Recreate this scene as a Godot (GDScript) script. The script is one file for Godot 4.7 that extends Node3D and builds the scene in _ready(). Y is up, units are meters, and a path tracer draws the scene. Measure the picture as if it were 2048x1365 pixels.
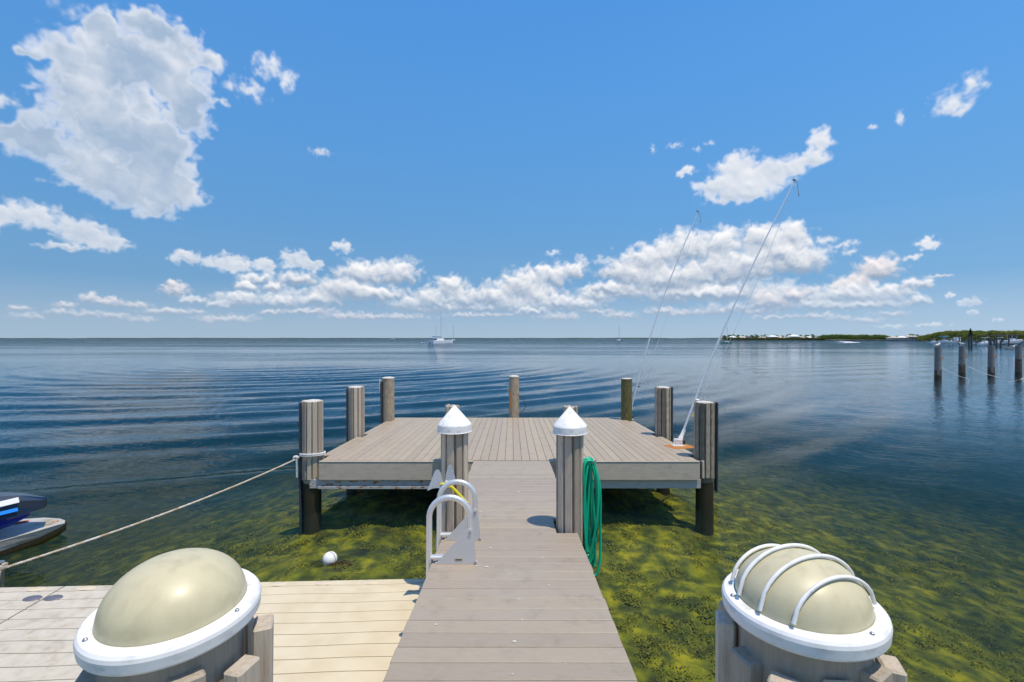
extends Node3D
# A small dock on a shallow bay at midday: ramp, square platform, lamp posts, floating dock, far shore.

const SKY_W := 4096
const SKY_H := 2048
const EYE := 2.86          # height of the camera over the water
const SUN_FROM := Vector3(0.25, 1.0, 0.2)

const CLOUDS := [
	[2, 0.90, 0.55, [-45.73, 1.77, 1.63, 0.45, -43.67, 2.25, 1.19, 0.54, -42.47, 2.15, 2.84, 0.43, -39.91, 2.01, 2.45, 0.34, -38.31, 1.69, 2.34, 0.55, -36.27, 2.51, 2.93, 0.51, -34.79, 2.59, 3.26, 0.48, -31.9, 1.81, 3.16, 0.67, -30.17, 1.93, 2.67, 0.69, -26.85, 2.74, 2.11, 0.42, -24.12, 2.88, 3.43, 0.46, -22.41, 2.97, 2.81, 0.59, -19.51, 2.44, 3.81, 0.74, -16.07, 2.39, 3.93, 0.43, -13.13, 2.45, 4.69, 0.61, -10.46, 3.36, 4.58, 0.62]],  # low bank
	[2, 0.90, 0.55, [-8.42, 3.56, 4.7, 0.81, -5.8, 2.7, 3.44, 0.44, -2.18, 2.75, 4.85, 0.39, 1.72, 3.62, 4.39, 0.52, 5.49, 2.48, 3.72, 0.82, 7.22, 3.55, 3.97, 0.38, 10.02, 3.14, 3.95, 0.44, 12.68, 2.57, 3.03, 0.78, 17.52, 3.07, 3.29, 0.58, 19.79, 2.78, 3.47, 0.61, 23.12, 2.82, 2.99, 0.64, 24.33, 3.02, 4.29, 0.55, 27.47, 2.82, 2.74, 0.56, 28.92, 2.15, 3.17, 0.35, 32.32, 2.22, 3.05, 0.45, 34.64, 1.9, 1.56, 0.33, 36.66, 1.63, 1.93, 0.46, 38.5, 2.2, 2.04, 0.4]],  # low bank b
	[1, 0.60, 0.44, [-39.17, 24.06, 5.38, 4.13, -42.94, 23.23, 2.4, 2.17, -35.75, 25.05, 4.0, 3.62, -39.89, 18.61, 5.65, 5.73, -44.67, 16.16, 2.59, 2.31, -38.44, 14.2, 4.9, 3.29, -36.15, 17.77, 3.13, 4.45, -36.93, 27.44, 3.27, 1.61, -40.59, 26.44, 2.03, 1.4, -32.66, 26.07, 1.72, 1.3, -46.58, 16.22, 1.36, 1.42, -36.93, 12.2, 2.25, 1.46, -45.42, 22.73, 0.88, 0.46, -35.35, 14.3, 2.76, 2.69, -33.93, 21.33, 1.98, 2.76, -34.54, 22.89, 2.6, 2.23, -41.95, 20.48, 3.54, 3.76, -41.62, 14.85, 3.22, 2.68]],  # towering
	[0, 1.10, 0.90, [-27.0, 26.95, 2.15, 1.43, -29.34, 24.52, 2.57, 0.97, -25.3, 25.98, 1.44, 1.38, -31.58, 22.94, 1.47, 0.49]],  # torn scrap
	[0, 1.10, 0.80, [-46.87, 18.76, 1.26, 0.91]],  # left edge scraps
	[1, 0.65, 0.85, [-45.42, 10.26, 2.52, 1.39, -47.7, 9.73, 1.74, 1.42, -42.12, 9.4, 2.46, 1.57, -40.42, 8.75, 1.85, 1.14, -43.26, 7.94, 2.03, 0.46]],  # low left
	[2, 0.90, 0.92, [-30.25, 4.01, 3.35, 1.03, -26.03, 4.17, 3.62, 1.6, -22.01, 4.74, 3.86, 1.79, -27.95, 6.21, 2.92, 0.91]],  # fill a
	[2, 0.90, 0.92, [-12.12, 3.94, 4.29, 1.02, -7.44, 3.7, 5.15, 1.03, -2.65, 3.55, 5.22, 0.89, 4.57, 4.02, 5.2, 1.19, 9.33, 4.57, 4.37, 1.47]],  # fill b
	[2, 0.90, 0.95, [13.38, 5.38, 5.66, 1.73, 18.94, 4.95, 6.02, 1.83, 24.15, 5.05, 5.6, 2.03, 28.97, 4.58, 4.58, 1.82, 32.96, 3.89, 3.16, 1.12, 26.61, 3.34, 7.17, 0.8]],  # fill c
	[1, 0.65, 0.85, [-34.34, 7.92, 1.83, 0.93, -30.47, 7.6, 2.94, 1.19, -27.24, 7.68, 1.52, 0.84]],  # band a
	[1, 0.65, 0.85, [-24.45, 8.56, 1.8, 1.37, -22.78, 8.01, 1.3, 1.04]],  # band b
	[0, 0.80, 0.85, [-19.59, 10.23, 1.56, 0.92]],  # band c
	[2, 0.62, 0.90, [-17.47, 7.38, 3.54, 1.96, -13.55, 7.69, 3.39, 2.14, -19.37, 5.78, 3.66, 1.68, -16.92, 5.01, 6.85, 1.56, -22.53, 4.17, 3.19, 1.1, -24.05, 6.42, 2.49, 1.35]],  # heap a
	[2, 0.62, 0.75, [-35.35, 4.66, 1.49, 1.09, -35.55, 5.24, 0.49, 0.6]],  # pink a
	[2, 0.65, 0.95, [-33.72, 3.76, 1.86, 0.56]],  # small a
	[2, 0.65, 0.72, [-41.62, 3.56, 1.09, 0.67, -40.24, 3.27, 1.57, 0.63, -38.44, 3.07, 1.38, 0.53, -43.26, 2.85, 1.03, 0.43]],  # pink b
	[2, 0.65, 0.80, [-46.01, 2.51, 1.01, 0.31]],  # small b
	[2, 0.62, 0.90, [-29.8, 4.02, 2.37, 1.29, -29.34, 5.5, 1.48, 0.84, -26.76, 5.48, 1.43, 0.79, -26.03, 3.9, 2.42, 0.94, -31.58, 3.44, 1.63, 0.63]],  # heap b
	[2, 0.62, 0.90, [-7.56, 6.08, 2.5, 1.76, -9.68, 4.57, 3.05, 1.9, -5.65, 4.61, 3.41, 1.77, -12.12, 3.83, 2.57, 1.16]],  # heap c
	[2, 0.62, 0.92, [-2.05, 5.11, 3.73, 2.22, 1.27, 6.31, 3.74, 2.51, 4.87, 7.41, 3.12, 2.05, 7.56, 7.96, 2.2, 1.6, 0.66, 3.91, 4.86, 1.34, 3.37, 5.22, 3.73, 1.85]],  # heap d
	[2, 0.62, 0.92, [5.47, 4.2, 3.11, 1.33, 8.44, 3.87, 2.93, 1.03, 9.91, 5.15, 2.18, 1.32, 2.17, 3.13, 2.99, 0.67]],  # heap e
	[2, 0.62, 1.00, [20.01, 10.04, 4.09, 2.59, 16.2, 9.13, 4.28, 2.24, 23.65, 10.22, 3.01, 2.39, 27.57, 10.52, 2.82, 2.18, 30.56, 10.63, 1.89, 1.62, 29.43, 8.96, 3.97, 2.42, 13.38, 7.7, 3.68, 2.0, 18.4, 6.67, 8.08, 2.38, 25.15, 7.71, 6.74, 2.99, 31.23, 7.79, 3.28, 2.13, 11.37, 5.72, 2.88, 1.02, 21.59, 4.87, 8.41, 0.97]],  # great heap
	[0, 1.10, 0.90, [33.38, 9.82, 1.22, 0.55, 35.03, 9.16, 1.54, 0.49, 32.96, 8.64, 1.71, 0.78, 35.43, 8.39, 0.9, 0.48]],  # great heap tail
	[0, 0.90, 0.55, [11.08, 9.1, 3.25, 0.58, 8.15, 9.41, 1.32, 0.52]],  # veil
	[2, 0.62, 0.82, [37.58, 6.43, 2.44, 1.76, 35.63, 5.13, 2.47, 1.45, 28.51, 3.81, 2.89, 1.31, 30.79, 4.4, 2.21, 1.15]],  # heap f
	[2, 0.62, 0.95, [35.03, 4.29, 3.51, 1.58, 38.14, 4.12, 2.78, 1.29, 32.96, 3.29, 2.63, 0.88, 40.31, 4.91, 1.74, 0.68, 42.02, 5.54, 0.99, 0.28, 40.66, 3.34, 1.2, 0.74, 36.62, 3.14, 4.34, 0.72]],  # heap g
	[1, 0.65, 1.00, [25.4, 17.77, 2.71, 2.2, 28.74, 17.04, 2.95, 1.84, 26.61, 16.12, 4.6, 1.79, 23.14, 16.29, 2.7, 1.41, 32.96, 19.1, 1.17, 1.34, 32.32, 17.71, 1.64, 1.27, 30.79, 17.19, 1.89, 1.3, 20.01, 18.18, 1.47, 0.65, 25.64, 14.98, 4.16, 0.97]],  # middle
	[0, 1.10, 0.95, [42.84, 20.02, 1.89, 1.22, 44.11, 21.15, 1.18, 1.01, 43.0, 19.3, 1.66, 0.62]],  # upper right
	[0, 0.90, 0.80, [39.24, 19.69, 0.49, 0.74, 37.2, 19.49, 0.43, 0.29]],  # upper right scrap
	[0, 0.90, 0.60, [18.94, 20.97, 1.09, 0.39, 16.53, 20.83, 0.37, 0.68, 22.63, 20.7, 0.69, 0.27, 21.33, 20.29, 0.59, 0.28]],  # scraps a
	[0, 0.90, 0.60, [-21.91, 19.97, 1.51, 0.44]],  # scrap b
	[0, 0.80, 0.75, [4.87, 10.17, 1.21, 0.46]],  # scrap c
	[0, 0.40, 0.90, [41.18, 8.52, 0.92, 0.7, 40.14, 7.43, 0.79, 0.3]],  # scrap d
	[1, 0.65, 0.90, [44.02, 3.16, 0.93, 0.46]],  # scrap e
	[1, 0.35, 0.75, [44.17, 2.21, 0.46, 0.27, 45.63, 1.52, 0.38, 0.18, 42.68, 3.76, 0.35, 0.28]],  # scrap f
	[0, 0.80, 0.70, [41.35, 1.22, 1.9, 0.2, 38.51, 1.18, 1.65, 0.21]],  # scrap g
]

var rng := RandomNumberGenerator.new()
var M := {}
var taken := {}

# ---------------------------------------------------------------- sky

func sky_air(el: float, az: float) -> Vector3:
	# clear maritime air, linear radiance: pale at the horizon, deeper with height and away from the sun
	var e := maxf(el, 0.0)
	var keys := [0.0, 2.0, 6.0, 13.0, 22.0, 36.0, 60.0, 90.0]
	var cols := [Vector3(0.470, 0.625, 0.780), Vector3(0.410, 0.585, 0.775), Vector3(0.215, 0.450, 0.740), Vector3(0.148, 0.390, 0.750),
		Vector3(0.112, 0.345, 0.745), Vector3(0.080, 0.285, 0.700), Vector3(0.052, 0.195, 0.540), Vector3(0.045, 0.165, 0.480)]
	var c: Vector3 = cols[7]
	for i in 7:
		if e <= keys[i + 1]:
			var t: float = (e - keys[i]) / (keys[i + 1] - keys[i])
			c = (cols[i] as Vector3).lerp(cols[i + 1], t)
			break
	var d := Vector3(sin(deg_to_rad(az)) * cos(deg_to_rad(e)), sin(deg_to_rad(e)), -cos(deg_to_rad(az)) * cos(deg_to_rad(e)))
	var g := d.dot(SUN_FROM.normalized())           # towards the sun the air is brighter and whiter
	var lift := 1.0 + 0.34 * (g - 0.40)
	c *= lift
	var w := clampf((g - 0.55) / 0.45, 0.0, 1.0)
	return c.lerp(Vector3(0.5, 0.6, 0.75), w * w * 0.35)

func make_sky() -> ImageTexture:
	var small := Image.create_empty(512, 256, false, Image.FORMAT_RGBF)
	for j in 256:
		var el := 90.0 - (j + 0.5) / 256.0 * 180.0
		for i in 512:
			var c := sky_air(el, (i + 0.5) / 512.0 * 360.0)
			small.set_pixel(i, j, Color(c.x, c.y, c.z))
	small.resize(SKY_W, SKY_H, Image.INTERPOLATE_BILINEAR)
	var px := small.get_data().to_float32_array()
	for clone in [[0.0, 1.0], [101.0, -1.0], [-104.0, -1.0], [176.0, 1.0]]:
		for k in CLOUDS.size():
			paint_cloud(px, CLOUDS[k], clone[0], clone[1], k)
	var im := Image.create_from_data(SKY_W, SKY_H, false, Image.FORMAT_RGBF, px.to_byte_array())
	return ImageTexture.create_from_image(im)

var billow: FastNoiseLite
var fine: FastNoiseLite
var warp: FastNoiseLite

func sky_noise() -> void:
	billow = FastNoiseLite.new()
	billow.noise_type = FastNoiseLite.TYPE_SIMPLEX_SMOOTH
	billow.fractal_type = FastNoiseLite.FRACTAL_RIDGED
	billow.fractal_octaves = 3
	billow.fractal_gain = 0.5
	billow.frequency = 1.0
	billow.seed = 11
	fine = FastNoiseLite.new()
	fine.noise_type = FastNoiseLite.TYPE_SIMPLEX_SMOOTH
	fine.fractal_type = FastNoiseLite.FRACTAL_FBM
	fine.fractal_octaves = 7
	fine.fractal_gain = 0.58
	fine.frequency = 1.0
	fine.seed = 5
	warp = FastNoiseLite.new()
	warp.noise_type = FastNoiseLite.TYPE_SIMPLEX_SMOOTH
	warp.fractal_type = FastNoiseLite.FRACTAL_FBM
	warp.fractal_octaves = 3
	warp.frequency = 1.0
	warp.seed = 23

func paint_cloud(px: PackedFloat32Array, cloud: Array, turn: float, side: float, salt: int) -> void:
	var mode: int = cloud[0]
	var soft: float = cloud[1]
	var bright: float = cloud[2]
	var q: Array = cloud[3]
	var n := q.size() / 4
	var x0 := 1e9; var x1 := -1e9; var y0 := 1e9; var y1 := -1e9; var mean := 0.0
	for i in n:
		x0 = minf(x0, q[i * 4] - q[i * 4 + 2] * 1.7); x1 = maxf(x1, q[i * 4] + q[i * 4 + 2] * 1.7)
		y0 = minf(y0, q[i * 4 + 1] - q[i * 4 + 3] * 1.7); y1 = maxf(y1, q[i * 4 + 1] + q[i * 4 + 3] * 1.7)
		mean += sqrt(q[i * 4 + 2] * q[i * 4 + 3]) / n
	y0 = maxf(y0, 0.3)
	var step := 360.0 / SKY_W
	var w := int((x1 - x0) / step) + 1
	var h := int((y1 - y0) / step) + 1
	var dens := PackedFloat32Array(); dens.resize(w * h)
	var base := 1e9
	for i in n: base = minf(base, q[i * 4 + 1] - q[i * 4 + 3] * 0.8)
	var top := y1
	var size := clampf(mean, 0.35, 2.4)
	var ns: float = [0.62, 0.85, 1.05][mode] / size                      # billow scale: about two lumps to a puff
	var amount: float = [1.25, 0.80, 0.72][mode]
	var wob: float = [0.55, 0.34, 0.30][mode] * size
	var off := salt * 37.7 + turn
	var grain := PackedFloat32Array(); grain.resize(w * h)
	var low := PackedFloat32Array(); low.resize(w * h)
	for j in h:
		var el0 := y1 - j * step
		for i in w:
			var az0 := x0 + i * step
			# quick reject far from every puff
			var near := -9.0
			for k in n:
				var a: float = (az0 - q[k * 4]) / q[k * 4 + 2]
				var b: float = (el0 - q[k * 4 + 1]) / q[k * 4 + 3]
				near = maxf(near, 1.0 - (a * a + b * b) * 0.5)
			if near < -0.75:
				dens[j * w + i] = -1.0
				continue
			var az := az0 + wob * warp.get_noise_2d(az0 * ns * 1.3 + off, el0 * ns * 1.3)
			var el := el0 + wob * 0.8 * warp.get_noise_2d(az0 * ns * 1.3 + off, el0 * ns * 1.3 + 91.0)
			var e := 0.0
			var lb := 0.0
			for k in n:
				var a: float = (az - q[k * 4]) / q[k * 4 + 2]
				var b: float = (el - q[k * 4 + 1]) / q[k * 4 + 3]
				if mode > 0 and b < 0.0: b *= 1.25      # flatter bases
				var v := 1.15 - sqrt(a * a + b * b)
				if v > 0.0:
					var v3 := v * v * v
					e += v3
					lb += v3 * b
				elif n == 1: e = minf(e, v)
			low[j * w + i] = lb / e if e > 0.0 else 0.0
			e = (pow(e, 0.3333) if e > 0.0 else -0.3) - [0.10, 0.02, 0.04][mode]
			var bl := -billow.get_noise_2d(az * ns * 0.8 + off, el * ns * 0.95)      # -1 .. 1, round lumps
			var fn := fine.get_noise_2d(az0 * ns * 1.9 + off, el0 * ns * 1.9)
			var d := e + amount * (0.44 * bl + 0.29 * fn * (1.0 - 0.6 * clampf(e * 1.4, 0.0, 1.0)) - 0.02) if mode > 0 else e + amount * (0.50 * fn + 0.12 * bl - 0.02)
			dens[j * w + i] = d
			grain[j * w + i] = bl * 0.7 + fn * 0.6
	var lit := Vector3(0.93, 0.92, 0.93)
	var shade := Vector3(0.36, 0.47, 0.62)
	var pink := Vector3(1.0, 0.985, 0.965)
	for j in h:
		var el := y1 - j * step
		var row := int((90.0 - el) / 180.0 * SKY_H)
		if row < 0 or row >= SKY_H / 2: continue
		for i in w:
			var d := dens[j * w + i]
			if d <= 0.0: continue
			var a := clampf(d / soft, 0.0, 1.0)
			a = a * a * (3.0 - 2.0 * a)
			var jj := clampi(j + maxi(1, int(size * 1.8)), 0, h - 1)
			var ju := clampi(j - maxi(1, int(size * 1.8)), 0, h - 1)
			var il := clampi(i - maxi(1, int(size * 1.8)), 0, w - 1)
			var ir := clampi(i + maxi(1, int(size * 1.8)), 0, w - 1)
			# slope of the cloud's face: light falls from above and a little from the right
			var up := clampf(dens[jj * w + i] - dens[ju * w + i], -0.6, 0.6)
			var rt := clampf(dens[j * w + il] - dens[j * w + ir], -0.6, 0.6)
			var rel := clampf((el - base) / maxf(top - base, 0.1), 0.0, 1.0)
			var thick := clampf(d, 0.0, 1.1)
			var b := 0.0
			if mode == 0:
				b = 0.88 - 0.22 * thick * (1.0 - rel) + 0.25 * up
				a *= bright * (0.55 + 0.45 * clampf(d * 1.6, 0.0, 1.0))
			elif mode == 1:
				var broad := warp.get_noise_2d((x0 + i * step) * 0.16 + off, el * 0.22)
				b = 1.06 - (1.12 - 0.40 * rel - 0.6 * broad) * smoothstep(0.12, 0.75, thick) * (1.5 - bright) + 0.26 * up + 0.14 * rt + 0.10 * grain[j * w + i]
			else:
				b = 0.40 + 0.38 * clampf(low[j * w + i] * 1.3, -1.0, 1.0) + 0.28 * rel + 0.62 * up + 0.24 * rt + 0.20 * grain[j * w + i]
				b *= 0.55 + 0.45 * bright
			if mode == 1: b = maxf(b, 0.17 + 0.16 * grain[j * w + i] + 0.10 * up + 0.30 * warp.get_noise_2d((x0 + i * step) * 0.16 + off, el * 0.22))
			b = clampf(b, 0.0, 1.06)
			var c := (shade if mode != 2 else shade * Vector3(0.84, 0.84, 0.85)).lerp(lit, b)
			if mode == 2 and bright < 0.85: c *= Vector3(1.04, 0.975, 0.95)
			# the air in front of low clouds
			var air := sky_air(el, x0 + i * step)
			var veil := clampf(0.66 - el * 0.11, 0.04, 0.66)
			if mode == 0: veil *= 0.6
			c = c.lerp(air * 1.12, veil)
			var az := (x0 + i * step) * side + turn
			var col := posmod(int(floor(az / step)), SKY_W)
			var at := (row * SKY_W + col) * 3
			px[at] = lerpf(px[at], c.x, a)
			px[at + 1] = lerpf(px[at + 1], c.y, a)
			px[at + 2] = lerpf(px[at + 2], c.z, a)

func _ready() -> void:
	rng.seed = 7
	setup_view()
	make_materials()
	wood_materials()
	build_water()
	build_ramp()
	build_platform()
	build_piles()
	build_posts()
	build_floating_dock()
	build_rope()
	build_ladder()
	build_anchor()
	build_hose()
	build_whips()
	build_buoy()
	build_jet_ski()
	build_shore()
	build_bay()
	build_far_shore()
	build_growth()

func setup_view() -> void:
	var cam := Camera3D.new()
	cam.name = "camera"
	cam.position = Vector3(0, EYE, 0)
	cam.rotation_degrees.x = -0.33
	cam.fov = 71.4
	cam.far = 20000.0
	cam.near = 0.05
	add_child(cam)
	sky_noise()
	var t0 := Time.get_ticks_msec()
	var pan := PanoramaSkyMaterial.new()
	pan.panorama = make_sky()
	print("sky ", Time.get_ticks_msec() - t0)
	var sky := Sky.new()
	sky.sky_material = pan
	var env := Environment.new()
	env.background_mode = Environment.BG_SKY
	env.sky = sky
	env.tonemap_mode = Environment.TONE_MAPPER_LINEAR
	env.tonemap_exposure = 1.06
	env.volumetric_fog_enabled = true
	env.volumetric_fog_density = 0.0
	env.sdfgi_enabled = true
	env.ssao_enabled = true
	env.ssil_enabled = true
	var we := WorldEnvironment.new()
	we.name = "world_environment"
	we.environment = env
	add_child(we)
	var sun := DirectionalLight3D.new()
	sun.name = "sun"
	sun.look_at_from_position(SUN_FROM, Vector3.ZERO, Vector3(0, 0, -1))
	sun.light_color = Color(1.0, 0.955, 0.875)
	sun.light_energy = 1.22
	sun.light_angular_distance = 0.5
	sun.shadow_enabled = true
	add_child(sun)

# ---------------------------------------------------------------- helpers

func numbered(called: String) -> String:
	if not taken.has(called):
		taken[called] = 0
		return called
	taken[called] += 1
	return "%s_%03d" % [called, taken[called]]

func thing(called: String, label: String, category: String, at := Vector3.ZERO, group := "") -> Node3D:
	var o := Node3D.new()
	o.name = numbered(called)
	add_child(o)
	o.position = at
	tag(o, label, category, group)
	return o

func tag(o: Node3D, label: String, category: String, group := "", kind := "") -> Node3D:
	if label: o.set_meta("label", label)
	if category: o.set_meta("category", category)
	if group: o.set_meta("group", group)
	if kind: o.set_meta("kind", kind)
	return o

func put(called: String, mesh: Mesh, m: Material, parent: Node3D = null, at := Vector3.ZERO, turn := Vector3.ZERO) -> MeshInstance3D:
	var o := MeshInstance3D.new()
	o.mesh = mesh
	o.material_override = m
	if parent:
		o.name = called
		parent.add_child(o, true)
	else:
		o.name = numbered(called)
		add_child(o)
	o.position = at
	o.rotation = turn
	return o

func begin() -> SurfaceTool:
	var st := SurfaceTool.new()
	st.begin(Mesh.PRIMITIVE_TRIANGLES)
	return st

func done(st: SurfaceTool, normals := true) -> ArrayMesh:
	if normals: st.generate_normals()
	return st.commit()

func quad(st: SurfaceTool, a: Vector3, b: Vector3, c: Vector3, d: Vector3) -> void:
	# a b c d clockwise seen from the front
	st.add_vertex(a); st.add_vertex(b); st.add_vertex(c)
	st.add_vertex(a); st.add_vertex(c); st.add_vertex(d)

# a box with all edges chamfered by b, flat shaded
func bevel_box(st: SurfaceTool, s: Vector3, b: float, at := Vector3.ZERO, turn := Basis()) -> void:
	var h := s / 2.0
	var v := func(x: float, y: float, z: float, ax: int) -> Vector3:
		# corner (signs x,y,z), pulled in on the two axes other than ax
		var p := Vector3(x * h.x, y * h.y, z * h.z)
		if ax != 0: p.x -= x * b
		if ax != 1: p.y -= y * b
		if ax != 2: p.z -= z * b
		return turn * p + at
	st.set_smooth_group(-1)
	for s1 in [-1.0, 1.0]:
		var X := [v.call(s1, -1, -1, 0), v.call(s1, -1, 1, 0), v.call(s1, 1, 1, 0), v.call(s1, 1, -1, 0)]
		var Y := [v.call(-1, s1, -1, 1), v.call(1, s1, -1, 1), v.call(1, s1, 1, 1), v.call(-1, s1, 1, 1)]
		var Z := [v.call(-1, -1, s1, 2), v.call(-1, 1, s1, 2), v.call(1, 1, s1, 2), v.call(1, -1, s1, 2)]
		for F in [X, Y, Z]:
			if s1 > 0: quad(st, F[3], F[2], F[1], F[0])
			else: quad(st, F[0], F[1], F[2], F[3])
	for s1 in [-1.0, 1.0]:
		for s2 in [-1.0, 1.0]:
			# edges along z, x, y
			two(st, v.call(s1, s2, -1, 0), v.call(s1, s2, 1, 0), v.call(s1, s2, 1, 1), v.call(s1, s2, -1, 1), turn * Vector3(s1, s2, 0))
			two(st, v.call(-1, s1, s2, 1), v.call(1, s1, s2, 1), v.call(1, s1, s2, 2), v.call(-1, s1, s2, 2), turn * Vector3(0, s1, s2))
			two(st, v.call(s1, -1, s2, 0), v.call(s1, 1, s2, 0), v.call(s1, 1, s2, 2), v.call(s1, -1, s2, 2), turn * Vector3(s1, 0, s2))
			for s3 in [-1.0, 1.0]:
				tri_out(st, v.call(s1, s2, s3, 0), v.call(s1, s2, s3, 1), v.call(s1, s2, s3, 2), turn * Vector3(s1, s2, s3))

func tri_out(st: SurfaceTool, a: Vector3, b: Vector3, c: Vector3, out: Vector3) -> void:
	if (b - a).cross(c - a).dot(out) > 0.0:
		st.add_vertex(a); st.add_vertex(c); st.add_vertex(b)
	else:
		st.add_vertex(a); st.add_vertex(b); st.add_vertex(c)

func two(st: SurfaceTool, a: Vector3, b: Vector3, c: Vector3, d: Vector3, out: Vector3) -> void:
	tri_out(st, a, b, c, out)
	tri_out(st, a, c, d, out)

var boxes := {}
func box(s: Vector3, b := 0.004) -> ArrayMesh:
	var key := "%.4f %.4f %.4f %.4f" % [s.x, s.y, s.z, b]
	if not boxes.has(key):
		var st := begin()
		bevel_box(st, s, b)
		boxes[key] = done(st)
	return boxes[key]

# rings of points joined into a skin; smooth across unless sharp
func skin(st: SurfaceTool, rings: Array, closed := true, smooth := 0, caps := true) -> void:
	var n: int = rings[0].size()
	st.set_smooth_group(smooth)
	for i in rings.size() - 1:
		for j in (n if closed else n - 1):
			var k := (j + 1) % n
			quad(st, rings[i][j], rings[i + 1][j], rings[i + 1][k], rings[i][k])
	if caps:
		st.set_smooth_group(-1)
		for e in [0, rings.size() - 1]:
			var r: Array = rings[e]
			var mid := Vector3.ZERO
			for p in r: mid += p / n
			for j in n:
				var k := (j + 1) % n
				if e == 0: st.add_vertex(mid); st.add_vertex(r[j]); st.add_vertex(r[k])
				else: st.add_vertex(mid); st.add_vertex(r[k]); st.add_vertex(r[j])

func ring(at: Vector3, u: Vector3, v: Vector3, r: float, n: int) -> Array:
	var out := []
	for j in n:
		var a := TAU * j / n
		out.append(at + u * cos(a) * r + v * sin(a) * r)
	return out

# a round rod along points, radius one number or one for each point
func tube(st: SurfaceTool, pts: Array, radius, n := 8, closed := false, caps := true) -> void:
	var rings := []
	var side := Vector3.ZERO
	for i in pts.size():
		var a: Vector3 = pts[maxi(i - 1, 0)] if not closed else pts[posmod(i - 1, pts.size())]
		var b: Vector3 = pts[mini(i + 1, pts.size() - 1)] if not closed else pts[(i + 1) % pts.size()]
		var d := (b - a).normalized()
		if side == Vector3.ZERO:
			side = d.cross(Vector3.UP if absf(d.y) < 0.9 else Vector3.RIGHT).normalized()
		side = (side - d * side.dot(d)).normalized()
		var r: float = radius[i] if radius is Array else radius
		rings.append(ring(pts[i], side, side.cross(d), r, n))
	if closed: rings.append(rings[0])
	skin(st, rings, true, 0, caps and not closed)

func rod(pts: Array, radius, n := 8, closed := false) -> ArrayMesh:
	var st := begin()
	tube(st, pts, radius, n, closed)
	return done(st)

# profile points (radius, height) turned about y; sharp joins where the profile repeats a point
func lathe(st: SurfaceTool, prof: Array, n := 24, at := Vector3.ZERO, sharp := false) -> void:
	for i in prof.size() - 1:
		if (prof[i] as Vector2).is_equal_approx(prof[i + 1]): continue
		st.set_smooth_group(i + 1 if sharp else 0)
		for j in n:
			var a := TAU * j / n
			var b := TAU * (j + 1) / n
			var p := func(q: Vector2, t: float) -> Vector3: return at + Vector3(cos(t) * q.x, q.y, sin(t) * q.x)
			var A: Vector3 = p.call(prof[i], a); var B: Vector3 = p.call(prof[i + 1], a)
			var C: Vector3 = p.call(prof[i + 1], b); var D: Vector3 = p.call(prof[i], b)
			if prof[i].x < 1e-6: st.add_vertex(A); st.add_vertex(C); st.add_vertex(B)
			elif prof[i + 1].x < 1e-6: st.add_vertex(A); st.add_vertex(D); st.add_vertex(B)
			else:
				st.add_vertex(A); st.add_vertex(C); st.add_vertex(B)
				st.add_vertex(A); st.add_vertex(D); st.add_vertex(C)

func turned(prof: Array, n := 24, sharp := false) -> ArrayMesh:
	var st := begin()
	lathe(st, prof, n, Vector3.ZERO, sharp)
	return done(st)

# a flat outline (x, y) given thickness along z
func plate(st: SurfaceTool, outline: Array, thick: float, t := Transform3D()) -> void:
	var poly := PackedVector2Array(outline)
	if Geometry2D.is_polygon_clockwise(poly): poly.reverse()
	var idx := Geometry2D.triangulate_polygon(poly)
	st.set_smooth_group(-1)
	for s in [1.0, -1.0]:
		for i in range(0, idx.size(), 3):
			var P := []
			for k in 3: P.append(t * Vector3(poly[idx[i + k]].x, poly[idx[i + k]].y, s * thick / 2))
			tri_out(st, P[0], P[1], P[2], t.basis.z * s)
	for i in poly.size():
		var a := poly[i]; var b := poly[(i + 1) % poly.size()]
		var o := Vector3(b.y - a.y, -(b.x - a.x), 0)
		two(st, t * Vector3(a.x, a.y, -thick / 2), t * Vector3(b.x, b.y, -thick / 2), t * Vector3(b.x, b.y, thick / 2), t * Vector3(a.x, a.y, thick / 2), t.basis * o)

func lin(r: float, g: float, b: float) -> Color:
	return Color(r, g, b).linear_to_srgb()

func noise_tex(size: int, freq: float, octaves: int, ramp: Array, seed_ := 1, normal := 0.0, kind := FastNoiseLite.TYPE_SIMPLEX_SMOOTH, fractal := FastNoiseLite.FRACTAL_FBM, gain := 0.5) -> NoiseTexture2D:
	var n := FastNoiseLite.new()
	n.noise_type = kind
	n.fractal_type = fractal
	n.fractal_octaves = octaves
	n.fractal_gain = gain
	n.frequency = freq
	n.seed = seed_
	var t := NoiseTexture2D.new()
	t.width = size
	t.height = size
	t.seamless = true
	t.noise = n
	if normal > 0.0:
		t.as_normal_map = true
		t.bump_strength = normal
	elif ramp.size():
		var g := Gradient.new()
		var offs := PackedFloat32Array(); var cols := PackedColorArray()
		for r in ramp:
			offs.append(r[0]); cols.append(r[1])
		g.offsets = offs
		g.colors = cols
		t.color_ramp = g
	return t

func mat(called: String, c: Color, rough := 0.7, metal := 0.0) -> StandardMaterial3D:
	var m := StandardMaterial3D.new()
	m.resource_name = called
	m.albedo_color = c
	m.roughness = rough
	m.metallic = metal
	return m

# colour from a noise texture laid over world space
func textured(called: String, tex: Texture2D, scale: Vector3, rough := 0.7, tint := Color.WHITE, world := true) -> StandardMaterial3D:
	var m := mat(called, tint, rough)
	m.albedo_texture = tex
	m.uv1_triplanar = true
	m.uv1_world_triplanar = world
	m.uv1_scale = scale
	return m

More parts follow.
